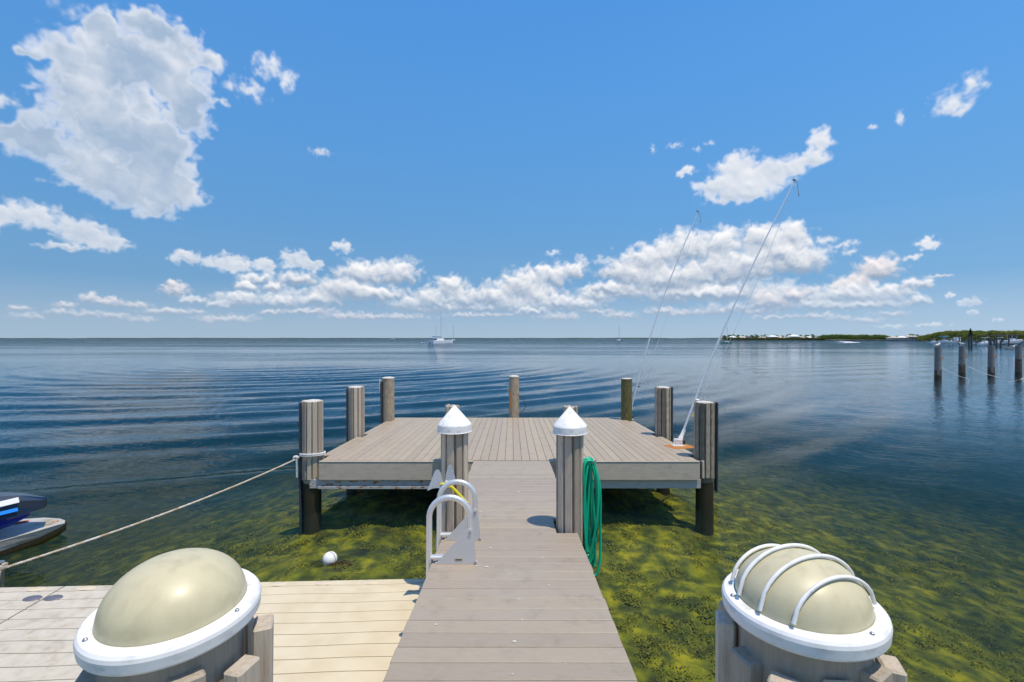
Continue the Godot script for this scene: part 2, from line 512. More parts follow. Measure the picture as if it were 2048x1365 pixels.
func blotched(m: StandardMaterial3D, tex: Texture2D, scale: Vector3) -> StandardMaterial3D:
	m.detail_enabled = true
	m.detail_blend_mode = BaseMaterial3D.BLEND_MODE_MUL
	m.detail_uv_layer = BaseMaterial3D.DETAIL_UV_2
	m.detail_albedo = tex
	m.uv2_triplanar = true
	m.uv2_world_triplanar = true
	m.uv2_scale = scale
	return m

func relief(m: StandardMaterial3D, tex: Texture2D, cm: float) -> StandardMaterial3D:
	m.heightmap_enabled = true
	m.heightmap_texture = tex
	m.heightmap_scale = cm
	return m

# ---------------------------------------------------------------- water and sea bed

var bedn: FastNoiseLite
func bed_y(x: float, z: float) -> float:
	# the bottom lies about a metre down by the ramp and falls away into the bay
	var d := -z
	var y := -0.40 - 0.015 * maxf(d - 3.0, 0.0) - 0.06 * maxf(d - 10.0, 0.0) - 0.15 * clampf(x - 2.6, 0.0, 14.0) - 0.24 * clampf(-x - 3.0, 0.0, 8.0)
	return maxf(y, -5.5) + 0.09 * bedn.get_noise_2d(x * 0.9, z * 0.9) + 0.035 * bedn.get_noise_2d(x * 2.6, z * 2.6)

func wave(x: float, z: float) -> float:
	# the spent wake of a passing boat: rings about a point out in the bay, and a low cross swell
	var dx := x + 24.0
	var dz := -z - 56.0
	var r := sqrt(dx * dx + dz * dz)
	var d := -z
	var far := smoothstep(60.0, 34.0, d) * smoothstep(6.5, 12.0, d + 0.25 * maxf(-x - 5.0, 0.0))
	var side := smoothstep(13.0, -1.0, x - 0.30 * d)
	var a := 0.062 * far * side
	var bend := 0.8 * bedn.get_noise_2d(x * 0.05, z * 0.05 + 40.0)
	var w := a * (sin((r + bend) * TAU / 2.35) + 0.35 * sin((r * 1.03 - bend) * TAU / 1.55 + 1.0))
	w += 0.006 * sin((x * 0.35 + z * 0.94) * TAU / 3.7 + 2.0 * bend) * smoothstep(90.0, 20.0, d)
	w += 0.0035 * sin((x * 0.62 - z * 0.78) * TAU / 1.9 + 3.0 * bend) * smoothstep(50.0, 10.0, d)
	return w

func build_water() -> void:
	bedn = FastNoiseLite.new()
	bedn.noise_type = FastNoiseLite.TYPE_SIMPLEX_SMOOTH
	bedn.fractal_octaves = 4
	bedn.frequency = 1.0
	bedn.seed = 4
	# sea bed
	var st := begin()
	var xs := []; var zs := []
	var x := -140.0
	while x < 140.0:
		xs.append(x)
		x += 0.16 + maxf(absf(x) - 7.0, 0.0) * 0.12
	var z := 4.0
	while z > -170.0:
		zs.append(z)
		z -= 0.16 + maxf(-z - 12.0, 0.0) * 0.08
	grid(st, xs, zs, func(px: float, pz: float) -> float: return bed_y(px, pz))
	var bed := put("sea_bed", done(st), M.bed)
	bed.set_meta("kind", "structure")
	bed.set_meta("label", "olive algae-covered bottom of the shallow bay seen through the water")
	# surface: rows grow with the distance
	st = begin()
	var rows := []
	var d := -3.0
	while d < 9000.0:
		rows.append(-d)
		d += 0.11 if d < 14.0 else 0.11 + (d - 14.0) * 0.012
	var cols := []
	for i in 301: cols.append((i / 300.0 - 0.5) * 2.0)
	var P := []
	var uv := []
	for r in rows.size():
		var zz: float = rows[r]
		var half := 9.0 + maxf(-zz, 0.0) * 1.5
		var line := PackedVector3Array(); line.resize(301)
		for i in 301:
			var t: float = cols[i]
			var xx := half * t
			line[i] = Vector3(xx, wave(xx, zz), zz)
		P.append(line)
	var vs := PackedVector3Array(); var ns := PackedVector3Array(); var us := PackedVector2Array()
	var e := 0.05
	for r in rows.size():
		for i in 301:
			var p: Vector3 = P[r][i]
			vs.append(p)
			var n := Vector3.UP
			if p.z > -95.0:
				n = Vector3(-(wave(p.x + e, p.z) - p.y) / e, 1.0, -(wave(p.x, p.z + e) - p.y) / e).normalized()
			ns.append(n)
			# metres, turned a little and stretched along the crests
			var bx := p.x + 0.9 * sin(p.z * 0.21) + 0.5 * sin(p.x * 0.13)
			var bz := p.z + 0.7 * sin(p.x * 0.17 + 1.0)
			us.append(Vector2((bx * 0.93 + bz * 0.36) / 22.0, (bz * 0.93 - bx * 0.36) / 9.0))
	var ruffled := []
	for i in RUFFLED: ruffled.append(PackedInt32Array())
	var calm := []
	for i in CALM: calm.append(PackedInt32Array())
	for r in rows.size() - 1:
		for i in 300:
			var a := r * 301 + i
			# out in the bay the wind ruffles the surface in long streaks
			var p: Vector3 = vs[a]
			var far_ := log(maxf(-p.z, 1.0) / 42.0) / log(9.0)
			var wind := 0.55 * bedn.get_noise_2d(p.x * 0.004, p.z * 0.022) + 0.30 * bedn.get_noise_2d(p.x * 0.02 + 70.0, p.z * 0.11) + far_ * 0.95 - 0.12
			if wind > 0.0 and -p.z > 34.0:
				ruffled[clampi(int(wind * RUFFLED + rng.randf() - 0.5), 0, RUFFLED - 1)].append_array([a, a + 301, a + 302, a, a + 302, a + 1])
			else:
				# ripples and set reflectivity rise outward by steps; near reflection is dimmed to look clear
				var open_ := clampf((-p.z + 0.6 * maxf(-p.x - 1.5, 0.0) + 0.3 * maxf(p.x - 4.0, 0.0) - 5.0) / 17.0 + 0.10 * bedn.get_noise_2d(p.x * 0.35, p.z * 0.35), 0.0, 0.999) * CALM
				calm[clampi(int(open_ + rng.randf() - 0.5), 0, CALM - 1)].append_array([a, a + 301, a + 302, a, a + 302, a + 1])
	var arr := []
	arr.resize(Mesh.ARRAY_MAX)
	arr[Mesh.ARRAY_VERTEX] = vs
	arr[Mesh.ARRAY_NORMAL] = ns
	arr[Mesh.ARRAY_TEX_UV] = us
	var am := ArrayMesh.new()
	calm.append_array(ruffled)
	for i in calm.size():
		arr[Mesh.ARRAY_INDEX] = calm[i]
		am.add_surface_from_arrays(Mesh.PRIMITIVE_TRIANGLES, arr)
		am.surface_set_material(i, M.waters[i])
	var sea := put("water", am, null)
	sea.set_meta("kind", "structure")
	sea.set_meta("label", "calm blue bay water with the ripples of a boat's wake")
	# the water's own body: it scatters blue and swallows the bottom with depth
	var body := FogVolume.new()
	body.name = "water_body"
	body.shape = RenderingServer.FOG_VOLUME_SHAPE_BOX
	body.size = Vector3(24000, 9.0, 9400)
	body.position = Vector3(0, -4.56, -4690)
	var fm := FogMaterial.new()
	fm.resource_name = "bay water"
	fm.density = WATER_DENSITY
	fm.albedo = lin(WATER_SCATTER.x, WATER_SCATTER.y, WATER_SCATTER.z)
	body.material = fm
	body.set_meta("kind", "structure")
	add_child(body)

const CALM := 12
const RUFFLED := 9
const WATER_DENSITY := 0.17
const WATER_SCATTER := Vector3(0.005, 0.074, 0.080)

func grid(st: SurfaceTool, xs: Array, zs: Array, f: Callable) -> void:
	var Y := []
	for zz in zs:
		var row := PackedVector3Array()
		for xx in xs: row.append(Vector3(xx, f.call(xx, zz), zz))
		Y.append(row)
	st.set_smooth_group(0)
	var nx := xs.size()
	for j in zs.size():
		for i in nx: st.add_vertex(Y[j][i])
	for j in zs.size() - 1:
		for i in nx - 1:
			var a := j * nx + i
			for k in [a, a + nx, a + nx + 1, a, a + nx + 1, a + 1]: st.add_index(k)

func make_materials() -> void:
	# water: a clear sheet over the volume, ripples in its normals
	var w := mat("water", lin(0.02, 0.10, 0.16), 0.04)
	w.albedo_color.a = 0.004
	w.transparency = BaseMaterial3D.TRANSPARENCY_ALPHA
	w.metallic_specular = 0.31
	w.normal_enabled = true
	w.normal_texture = noise_tex(1024, 0.026, 4, [], 3, 5.0, FastNoiseLite.TYPE_SIMPLEX_SMOOTH, FastNoiseLite.FRACTAL_FBM, 0.6)
	w.normal_scale = 0.13
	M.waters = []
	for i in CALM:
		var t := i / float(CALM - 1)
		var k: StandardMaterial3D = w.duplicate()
		k.metallic_specular = lerpf(0.17, 0.5, t)  # sky reflection toned down near the dock, full strength in the open bay
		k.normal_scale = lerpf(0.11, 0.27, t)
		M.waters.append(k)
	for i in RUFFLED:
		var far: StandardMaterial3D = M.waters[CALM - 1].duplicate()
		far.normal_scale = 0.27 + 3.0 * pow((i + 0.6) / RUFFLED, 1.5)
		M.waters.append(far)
	var bt := noise_tex(1024, 0.011, 6, [[0.0, lin(0.014, 0.020, 0.001)], [0.28, lin(0.045, 0.062, 0.0)], [0.46, lin(0.110, 0.128, 0.0)], [0.62, lin(0.205, 0.212, 0.0)], [0.80, lin(0.31, 0.295, 0.0)], [1.0, lin(0.40, 0.36, 0.002)]], 8, 0.0, FastNoiseLite.TYPE_SIMPLEX_SMOOTH, FastNoiseLite.FRACTAL_FBM, 0.56)
	M.bed = blotched(textured("algae bottom", bt, Vector3(0.22, 0.22, 0.22), 0.95), noise_tex(512, 0.01, 5, [[0.0, Color(0.46, 0.52, 0.42)], [0.36, Color(0.74, 0.78, 0.66)], [0.52, Color(1, 1, 1)], [1.0, Color(1, 0.97, 0.9)]], 19), Vector3(0.13, 0.13, 0.13))

# ---------------------------------------------------------------- ramp, platform, piles

const RAMP_SLOPE := 0.0632
const DECK_SLOPE := 0.0337
func ramp_y(d: float) -> float: return 1.25 - RAMP_SLOPE * d
func deck_y(d: float) -> float: return 1.01 - DECK_SLOPE * d

func wood_materials() -> void:
	# composite boards: pinkish grey-brown with fine streaks, wear and stains
	var ramp := [[0.0, lin(0.342, 0.282, 0.218)], [0.35, lin(0.366, 0.304, 0.238)], [0.6, lin(0.380, 0.317, 0.249)], [1.0, lin(0.402, 0.338, 0.268)]]
	var streak := noise_tex(512, 0.02, 5, ramp, 21, 0.0, FastNoiseLite.TYPE_SIMPLEX_SMOOTH, FastNoiseLite.FRACTAL_FBM, 0.7)
	var blot := noise_tex(512, 0.012, 5, [[0.0, Color(0.90, 0.90, 0.89)], [0.22, Color(0.975, 0.975, 0.97)], [0.45, Color(1, 1, 1)], [1.0, Color(1, 1, 0.99)]], 31, 0.0, FastNoiseLite.TYPE_SIMPLEX_SMOOTH, FastNoiseLite.FRACTAL_FBM, 0.6)
	M.blot = blot
	var fuzz := noise_tex(512, 0.06, 4, [], 5)
	M.fuzz = fuzz
	M.across = []
	M.along = []
	for k in 5:
		var v: float = [0.975, 1.0, 1.02, 0.985, 1.01][k]
		var tint := Color(v, v * [1.0, 0.995, 1.0, 0.99, 1.0][k], v * [0.99, 1.0, 0.985, 1.0, 1.0][k])
		M.across.append(relief(blotched(textured("ramp board", streak, Vector3(0.5, 4.0, 7.0), 0.5, tint), blot, Vector3(0.55, 0.55, 0.55)), fuzz, 0.05))
		M.along.append(relief(blotched(textured("deck board", streak, Vector3(7.0, 4.0, 0.5), 0.5, tint * Color(1.055, 1.045, 1.01)), blot, Vector3(0.4, 0.4, 0.4)), fuzz, 0.05))
	# painted and weathered timber, grain upright
	var paint := noise_tex(512, 0.02, 5, [[0.0, lin(0.27, 0.21, 0.15)], [0.2, lin(0.44, 0.365, 0.285)], [0.5, lin(0.51, 0.43, 0.34)], [1.0, lin(0.56, 0.48, 0.39)]], 41, 0.0, FastNoiseLite.TYPE_SIMPLEX_SMOOTH, FastNoiseLite.FRACTAL_FBM, 0.65)
	M.batten = []
	for k in 3:
		var v: float = [1.0, 0.88, 1.1][k]
		M.batten.append(relief(blotched(textured("painted batten", paint, Vector3(6, 0.45, 6), 0.7, Color(v, v, v)), blot, Vector3(1.1, 0.6, 1.1)), fuzz, 0.1))
	var old := noise_tex(512, 0.02, 5, [[0.0, lin(0.06, 0.05, 0.036)], [0.3, lin(0.20, 0.165, 0.12)], [0.55, lin(0.33, 0.28, 0.215)], [1.0, lin(0.47, 0.42, 0.34)]], 47, 0.0, FastNoiseLite.TYPE_SIMPLEX_SMOOTH, FastNoiseLite.FRACTAL_FBM, 0.7)
	M.worn = []
	for k in 3:
		var v: float = [1.0, 0.8, 1.2][k]
		M.worn.append(relief(textured("worn batten", old, Vector3(6, 0.5, 6), 0.8, Color(v, v, v)), fuzz, 0.15))
	M.pile = relief(textured("weathered pile", old, Vector3(4, 0.4, 4), 0.85, Color(1.1, 1.08, 1.04)), fuzz, 0.2)
	var mossy := noise_tex(512, 0.02, 5, [[0.0, lin(0.05, 0.035, 0.012)], [0.4, lin(0.10, 0.085, 0.03)], [0.65, lin(0.15, 0.15, 0.05)], [1.0, lin(0.22, 0.21, 0.10)]], 51, 0.0, FastNoiseLite.TYPE_SIMPLEX_SMOOTH, FastNoiseLite.FRACTAL_FBM, 0.7)
	M.mossy = relief(textured("greenish treated pile", mossy, Vector3(3, 0.5, 3), 0.85), fuzz, 0.2)
	var crust := noise_tex(256, 0.04, 4, [[0.0, lin(0.30, 0.27, 0.23)], [0.42, lin(0.5, 0.48, 0.44)], [0.6, lin(0.66, 0.65, 0.62)], [1.0, lin(0.80, 0.79, 0.76)]], 61)
	M.crust = textured("droppings on wood", crust, Vector3(3, 3, 3), 0.9)
	M.fender = textured("dark rub strip", noise_tex(256, 0.05, 4, [[0.0, lin(0.012, 0.016, 0.026)], [0.55, lin(0.03, 0.04, 0.06)], [0.72, lin(0.06, 0.075, 0.10)], [1.0, lin(0.26, 0.28, 0.30)]], 63), Vector3(4, 2, 4), 0.6)
	M.slime = textured("wet barnacled wood", noise_tex(256, 0.06, 4, [[0.0, lin(0.008, 0.008, 0.005)], [0.5, lin(0.03, 0.026, 0.012)], [0.75, lin(0.07, 0.05, 0.025)], [1.0, lin(0.15, 0.11, 0.07)]], 64), Vector3(3, 3, 3), 0.5)
	var fascia := noise_tex(512, 0.015, 5, [[0.0, lin(0.49, 0.415, 0.325)], [0.4, lin(0.55, 0.47, 0.375)], [1.0, lin(0.60, 0.52, 0.42)]], 71)
	M.fascia = blotched(textured("painted fascia", fascia, Vector3(0.4, 3.0, 0.4), 0.65), blot, Vector3(0.5, 0.8, 0.5))
	var rust := noise_tex(512, 0.02, 6, [[0.0, lin(0.08, 0.025, 0.006)], [0.26, lin(0.32, 0.11, 0.02)], [0.34, lin(0.42, 0.27, 0.14)], [0.38, lin(0.56, 0.54, 0.50)], [0.60, lin(0.44, 0.45, 0.46)], [1.0, lin(0.62, 0.61, 0.58)]], 77, 0.0, FastNoiseLite.TYPE_SIMPLEX_SMOOTH, FastNoiseLite.FRACTAL_FBM, 0.6)
	M.rusty = textured("peeling painted steel", rust, Vector3(0.5, 1.4, 0.5), 0.6)
	M.beam = blotched(textured("grey painted beam", fascia, Vector3(0.5, 3, 0.5), 0.6, Color(0.9, 0.97, 1.05)), blot, Vector3(0.8, 1, 0.8))
	M.white = mat("white plastic", lin(0.84, 0.84, 0.83), 0.4)
	M.white_paint = blotched(mat("white enamel", lin(0.86, 0.855, 0.845), 0.45), noise_tex(256, 0.03, 4, [[0.0, Color(0.80, 0.80, 0.79)], [0.4, Color(0.97, 0.97, 0.97)], [1.0, Color(1, 1, 1)]], 66), Vector3(2.5, 2.5, 2.5))
	M.steel = mat("steel", lin(0.45, 0.45, 0.46), 0.35, 0.9)
	M.rust = textured("rust", noise_tex(256, 0.04, 5, [[0.0, lin(0.16, 0.05, 0.01)], [0.5, lin(0.48, 0.17, 0.025)], [1.0, lin(0.66, 0.32, 0.07)]], 79), Vector3(3, 3, 3), 0.85)

func build_ramp() -> void:
	var o := thing("boardwalk_ramp", "narrow grey-brown composite boardwalk sloping down to the square platform", "boardwalk")
	var x0 := -0.665; var x1 := 0.645
	var pitch := 0.1455
	var d := 0.55
	var k := 0
	while d < 8.2:
		var a := x0 + rng.randf_range(-0.004, 0.004)
		var b := x1 + rng.randf_range(-0.004, 0.004)
		var m := d + pitch / 2
		if m > 4.60 and m < 5.02: a = -0.435; b = 0.435
		if m > 0.92 and m < 1.40: a = -0.59; b = 0.53
		var n := put("deck_board", box(Vector3(snappedf(b - a, 0.004), 0.026, pitch - 0.0055), 0.003), M.across[(k * 7 + k / 3) % 5], o,
			Vector3((a + b) / 2, ramp_y(m) - 0.013 + rng.randf_range(-0.0012, 0.0012), -m), Vector3(-RAMP_SLOPE, rng.randf_range(-0.0012, 0.0012), 0))
		d += pitch
		k += 1
	for x in [x0 + 0.03, -0.01, x1 - 0.03]:
		put("stringer", box(Vector3(0.045, 0.19, 7.70)), M.fascia, o, Vector3(x, ramp_y(4.38) - 0.026 - 0.097, -4.38), Vector3(-RAMP_SLOPE, 0, 0))
	# white marks left by birds, lying on the boards
	var st := begin()
	for i in 46:
		var dd := rng.randf_range(1.9, 8.0)
		var xx := rng.randf_range(-0.55, 0.55)
		splat(st, Vector3(xx, ramp_y(dd) + 0.0035, -dd), rng.randf_range(0.003, 0.010) * (2.0 if i % 7 == 0 else 1.0), -RAMP_SLOPE)
	var mark := put("bird_droppings", done(st), M.crust, o)
	mark.set_meta("kind", "stuff")

func splat(st: SurfaceTool, at: Vector3, r: float, slope: float) -> void:
	var t := Basis(Vector3.RIGHT, slope)
	st.set_smooth_group(-1)
	var p := []
	for i in 9:
		var a := TAU * i / 9
		p.append(at + t * Vector3(cos(a) * r * rng.randf_range(0.7, 1.7), 0, sin(a) * r * rng.randf_range(0.6, 1.1)))
	for i in 9:
		st.add_vertex(at + Vector3(0, 0.0012, 0)); st.add_vertex(p[i]); st.add_vertex(p[(i + 1) % 9])

func build_platform() -> void:
	var o := thing("dock_platform", "square grey-brown boarded platform over the water with painted fascia", "dock")
	var x0 := -3.48; var n := 47; var pitch := 6.86 / 47
	var d0 := 8.285; var d1 := 13.84
	for k in n:
		var x := x0 + (k + 0.5) * pitch
		var spans := [[d0, d1]]
		if k == 0: spans = [[8.68, 10.60], [11.02, 13.05], [13.52, d1]]
		if k == n - 1: spans = [[8.74, 10.62], [11.04, 13.10], [13.56, d1]]
		for s in spans:
			var a: float = s[0] + rng.randf_range(-0.004, 0.004); var b: float = s[1]
			var m := (a + b) / 2
			put("deck_board", box(Vector3(pitch - 0.006, 0.026, snappedf(b - a, 0.005)), 0.003), M.along[(k * 3 + k / 4) % 5], o,
				Vector3(x, deck_y(m) - 0.013 + rng.randf_range(-0.001, 0.001), -m), Vector3(-DECK_SLOPE, 0, 0))
	# edge nosing, front, side and rear fascia
	for s in [[-3.36, -0.675], [0.655, 3.27]]:
		put("fascia_board", box(Vector3(s[1] - s[0], 0.31, 0.04)), M.fascia, o, Vector3((s[0] + s[1]) / 2, deck_y(8.27) - 0.03 - 0.155, -8.262))
		put("edge_strip", box(Vector3(s[1] - s[0], 0.018, 0.045)), M.fascia, o, Vector3((s[0] + s[1]) / 2, deck_y(8.27) - 0.0175, -8.258))
	put("fascia_board", box(Vector3(1.33, 0.19, 0.04)), M.fascia, o, Vector3(-0.01, deck_y(8.27) - 0.30, -8.272))
	put("fascia_board", box(Vector3(6.7, 0.3, 0.04)), M.fascia, o, Vector3(-0.05, deck_y(13.86) - 0.18, -13.862))
	for s in [-3.462, 3.362]:
		put("fascia_board", box(Vector3(0.04, 0.3, 5.48)), M.fascia, o, Vector3(s, deck_y(11.06) - 0.18, -11.06), Vector3(-DECK_SLOPE, 0, 0))
	# under it: steel edge beam with a lower flange, joists
	put("edge_beam", box(Vector3(3.55, 0.155, 0.09)), M.rusty, o, Vector3(-1.78, deck_y(8.27) - 0.425, -8.345))
	put("edge_beam", box(Vector3(3.30, 0.155, 0.09)), M.beam, o, Vector3(1.66, deck_y(8.27) - 0.425, -8.345))
	put("beam_flange", box(Vector3(1.95, 0.052, 0.03), 0.006), M.rusty, o, Vector3(-2.42, deck_y(8.27) - 0.478, -8.278))
	for i in 9:
		put("joist", box(Vector3(0.06, 0.2, 5.4)), M.slime, o, Vector3(-3.1 + i * 0.76, deck_y(11.06) - 0.13, -11.06), Vector3(-DECK_SLOPE, 0, 0))
	for dd in [9.6, 11.2, 12.8]:
		put("cross_beam", box(Vector3(6.5, 0.2, 0.14)), M.slime, o, Vector3(-0.05, deck_y(dd) - 0.335, -dd))
	var st := begin()
	for i in 60:
		var dd := rng.randf_range(8.5, 13.6)
		splat(st, Vector3(rng.randf_range(-3.2, 3.2), deck_y(dd) + 0.0035, -dd), rng.randf_range(0.006, 0.016) * (1.8 if i % 8 == 0 else 1.0), -DECK_SLOPE)
	for i in 16:
		var dd := rng.randf_range(10.4, 11.6)
		splat(st, Vector3(rng.randf_range(-3.3, -2.9), deck_y(dd) + 0.0035, -dd), rng.randf_range(0.01, 0.03), -DECK_SLOPE)
	var mark := put("bird_droppings", done(st), M.crust, o)
	mark.set_meta("kind", "stuff")

# a round pile standing in the water; uneven, slightly tapering
func pile_mesh(r: float, h: float, lean := Vector2.ZERO) -> ArrayMesh:
	var st := begin()
	var rings := []
	var m := 10
	for i in m + 1:
		var t := float(i) / m
		var ring_ := []
		for j in 20:
			var a := TAU * j / 20
			var rr := r * (1.04 - 0.06 * t) * (1.0 + 0.018 * sin(a * 3.0 + i * 0.4) + 0.012 * sin(a * 7.0 + r * 100.0))
			ring_.append(Vector3(cos(a) * rr + lean.x * t * h, t * h, -sin(a) * rr + lean.y * t * h))
		rings.append(ring_)
	skin(st, rings)
	return done(st)

func battened_pile(called: String, label: String, at: Vector3, bottom: float, top: float, r: float, count: int, mats: Array, group: String, first := 0.0, wide := 0.075, deep := 0.034, crusted := true) -> Node3D:
	var o := thing(called, label, "post", Vector3(at.x, bottom, at.z), group)
	var h := top - bottom
	put("pile", pile_mesh(r, h - 0.012), mats[1], o)
	put("wet_base", pile_mesh(r * 1.06, 0.30 - bottom), M.slime, o)
	for i in count:
		var a := first + TAU * i / count
		var w := wide * rng.randf_range(0.9, 1.1)
		var hh := top - 0.36 + rng.randf_range(-0.03, 0.0)
		var s := put("batten", box(Vector3(deep, snappedf(hh, 0.01), snappedf(w, 0.01)), 0.006), mats[i % mats.size()], o,
			Vector3(cos(a) * (r + deep * 0.42), h - hh / 2 + rng.randf_range(-0.012, 0.004), -sin(a) * (r + deep * 0.42)), Vector3(rng.randf_range(-0.004, 0.004), a, 0))
	if crusted:
		put("pile_top", turned([Vector2(0, 0.02), Vector2(r * 0.5, 0.017), Vector2(r * 0.93, 0.008), Vector2(r * 1.02, -0.004), Vector2(r * 1.02, -0.012)], 18), M.crust, o, Vector3(0, h - 0.008, 0))
	return o

func build_piles() -> void:
	var g := "battened piles round the platform"
	var b := -2.0
	var p: Node3D
	p = battened_pile("platform_pile", "taupe battened pile with the white mooring rope tied round it", Vector3(-3.56, 0, -8.46), b, 1.755, 0.145, 11, M.batten, g, 0.2)
	put("rub_strip", box(Vector3(0.035, 2.6, 0.10), 0.006), M.fender, p, Vector3(-0.185, 2.42, 0.05))
	p = battened_pile("platform_pile", "taupe battened pile midway along the platform side facing the open bay", Vector3(-3.55, 0, -10.82), b, 1.76, 0.145, 11, M.batten, g, 0.35)
	put("rub_strip", box(Vector3(0.035, 2.6, 0.10), 0.006), M.fender, p, Vector3(-0.185, 2.42, 0.05))
	p = battened_pile("platform_pile", "weathered brown battened pile beside the taller mooring whip's rusty base", Vector3(3.46, 0, -8.52), b, 1.72, 0.145, 11, M.worn, g, 0.1)
	put("rub_strip", box(Vector3(0.035, 1.6, 0.10), 0.006), M.fender, p, Vector3(0.19, 2.92, 0.05))
	p = battened_pile("platform_pile", "weathered brown battened pile between the two mooring whips", Vector3(3.45, 0, -10.84), b, 1.75, 0.145, 11, M.worn, g, 0.5)
	put("rub_strip", box(Vector3(0.035, 1.6, 0.10), 0.006), M.fender, p, Vector3(0.19, 2.95, 0.03))
	battened_pile("platform_pile", "short battened pile half hidden behind the capped post with the anchor", Vector3(-1.02, 0, -8.10), b, 1.72, 0.095, 8, M.batten, g, 0.0, 0.06, 0.028, false)
	battened_pile("platform_pile", "short battened pile half hidden behind the capped post with the hose", Vector3(1.00, 0, -8.10), b, 1.70, 0.095, 8, M.batten, g, 0.2, 0.06, 0.028, false)
	# plain round piles along the far edge
	var o := thing("round_pile", "grey round pile with rusty stains at the platform's far corner", "post", Vector3(-3.46, b, -13.28), "round piles on the platform's far edge")
	put("pile", pile_mesh(0.165, 1.75 - b), M.pile, o)
	put("rub_strip", box(Vector3(0.05, 2.6, 0.13), 0.006), M.fender, o, Vector3(-0.17, 2.35, 0.06))
	put("pile_top", turned([Vector2(0, 0.03), Vector2(0.10, 0.025), Vector2(0.15, 0.01), Vector2(0.168, -0.004), Vector2(0.168, -0.012)], 18), M.crust, o, Vector3(0, 1.755 - b, 0))
	put("rain_sleeve", box(Vector3(0.02, 0.34, 0.05), 0.004), M.white, o, Vector3(-0.215, 1.55 - b, 0.08))
	o = thing("round_pile", "grey round pile at the middle of the platform's far edge with a cable loop", "post", Vector3(0.06, b, -14.03), "round piles on the platform's far edge")
	put("pile", pile_mesh(0.148, 1.73 - b), M.pile, o)
	put("pile_top", turned([Vector2(0, 0.03), Vector2(0.09, 0.025), Vector2(0.135, 0.01), Vector2(0.15, -0.004), Vector2(0.15, -0.012)], 18), M.crust, o, Vector3(0, 1.735 - b, 0))
	put("rust_streak_plate", box(Vector3(0.04, 0.55, 0.012), 0.003), M.rust, o, Vector3(-0.09, 1.05 - b, 0.135))
	var loop := []
	for i in 13:
		var t := i / 12.0
		loop.append(Vector3(0.12 + 0.22 * sin(t * PI), 1.22 - b - 0.62 * t, 0.12))
	put("cable_loop", rod(loop, 0.012, 6), M.fender, o)
	var cl := begin()
	tube(cl, [Vector3(-0.18, 1.45 - b, 0.05), Vector3(-0.18, 1.27 - b, 0.05)], 0.018, 6)
	tube(cl, [Vector3(-0.13, 1.36 - b, 0.05), Vector3(-0.19, 1.36 - b, 0.05)], 0.016, 6)
	put("cleat", done(cl), M.steel, o)
	o = thing("round_pile", "mossy green-brown round pile behind the shorter mooring whip", "post", Vector3(3.24, b, -13.42), "round piles on the platform's far edge")
	put("pile", pile_mesh(0.155, 1.72 - b), M.mossy, o)
	put("pile_top", turned([Vector2(0, 0.012), Vector2(0.1, 0.01), Vector2(0.148, 0.002), Vector2(0.152, -0.01)], 18), M.crust, o, Vector3(0, 1.722 - b, 0))

func capped_post(label: String, x: float, d: float, tip: float) -> Node3D:
	var o := battened_pile("capped_post", label, Vector3(x, 0, -d), -1.6, tip - 0.20, 0.108, 9, M.batten, "white capped posts on the ramp", 0.3, 0.062, 0.03, false)
	var y := tip + 1.6
	var cap := put("cone_cap", turned([Vector2(0.0, 0.0), Vector2(0.166, -0.190), Vector2(0.171, -0.20), Vector2(0.171, -0.20), Vector2(0.174, -0.272), Vector2(0.174, -0.272), Vector2(0.166, -0.272), Vector2(0.160, -0.20), Vector2(0.0, -0.02)], 32, true), M.white_paint, o, Vector3(0, y, 0), Vector3(0, 0, rng.randf_range(-0.02, 0.02)))
	put("rim", rod(ring(Vector3(0, -0.268, 0), Vector3.RIGHT, Vector3.FORWARD, 0.173, 32), 0.005, 6, true), M.white_paint, cap)
	return o

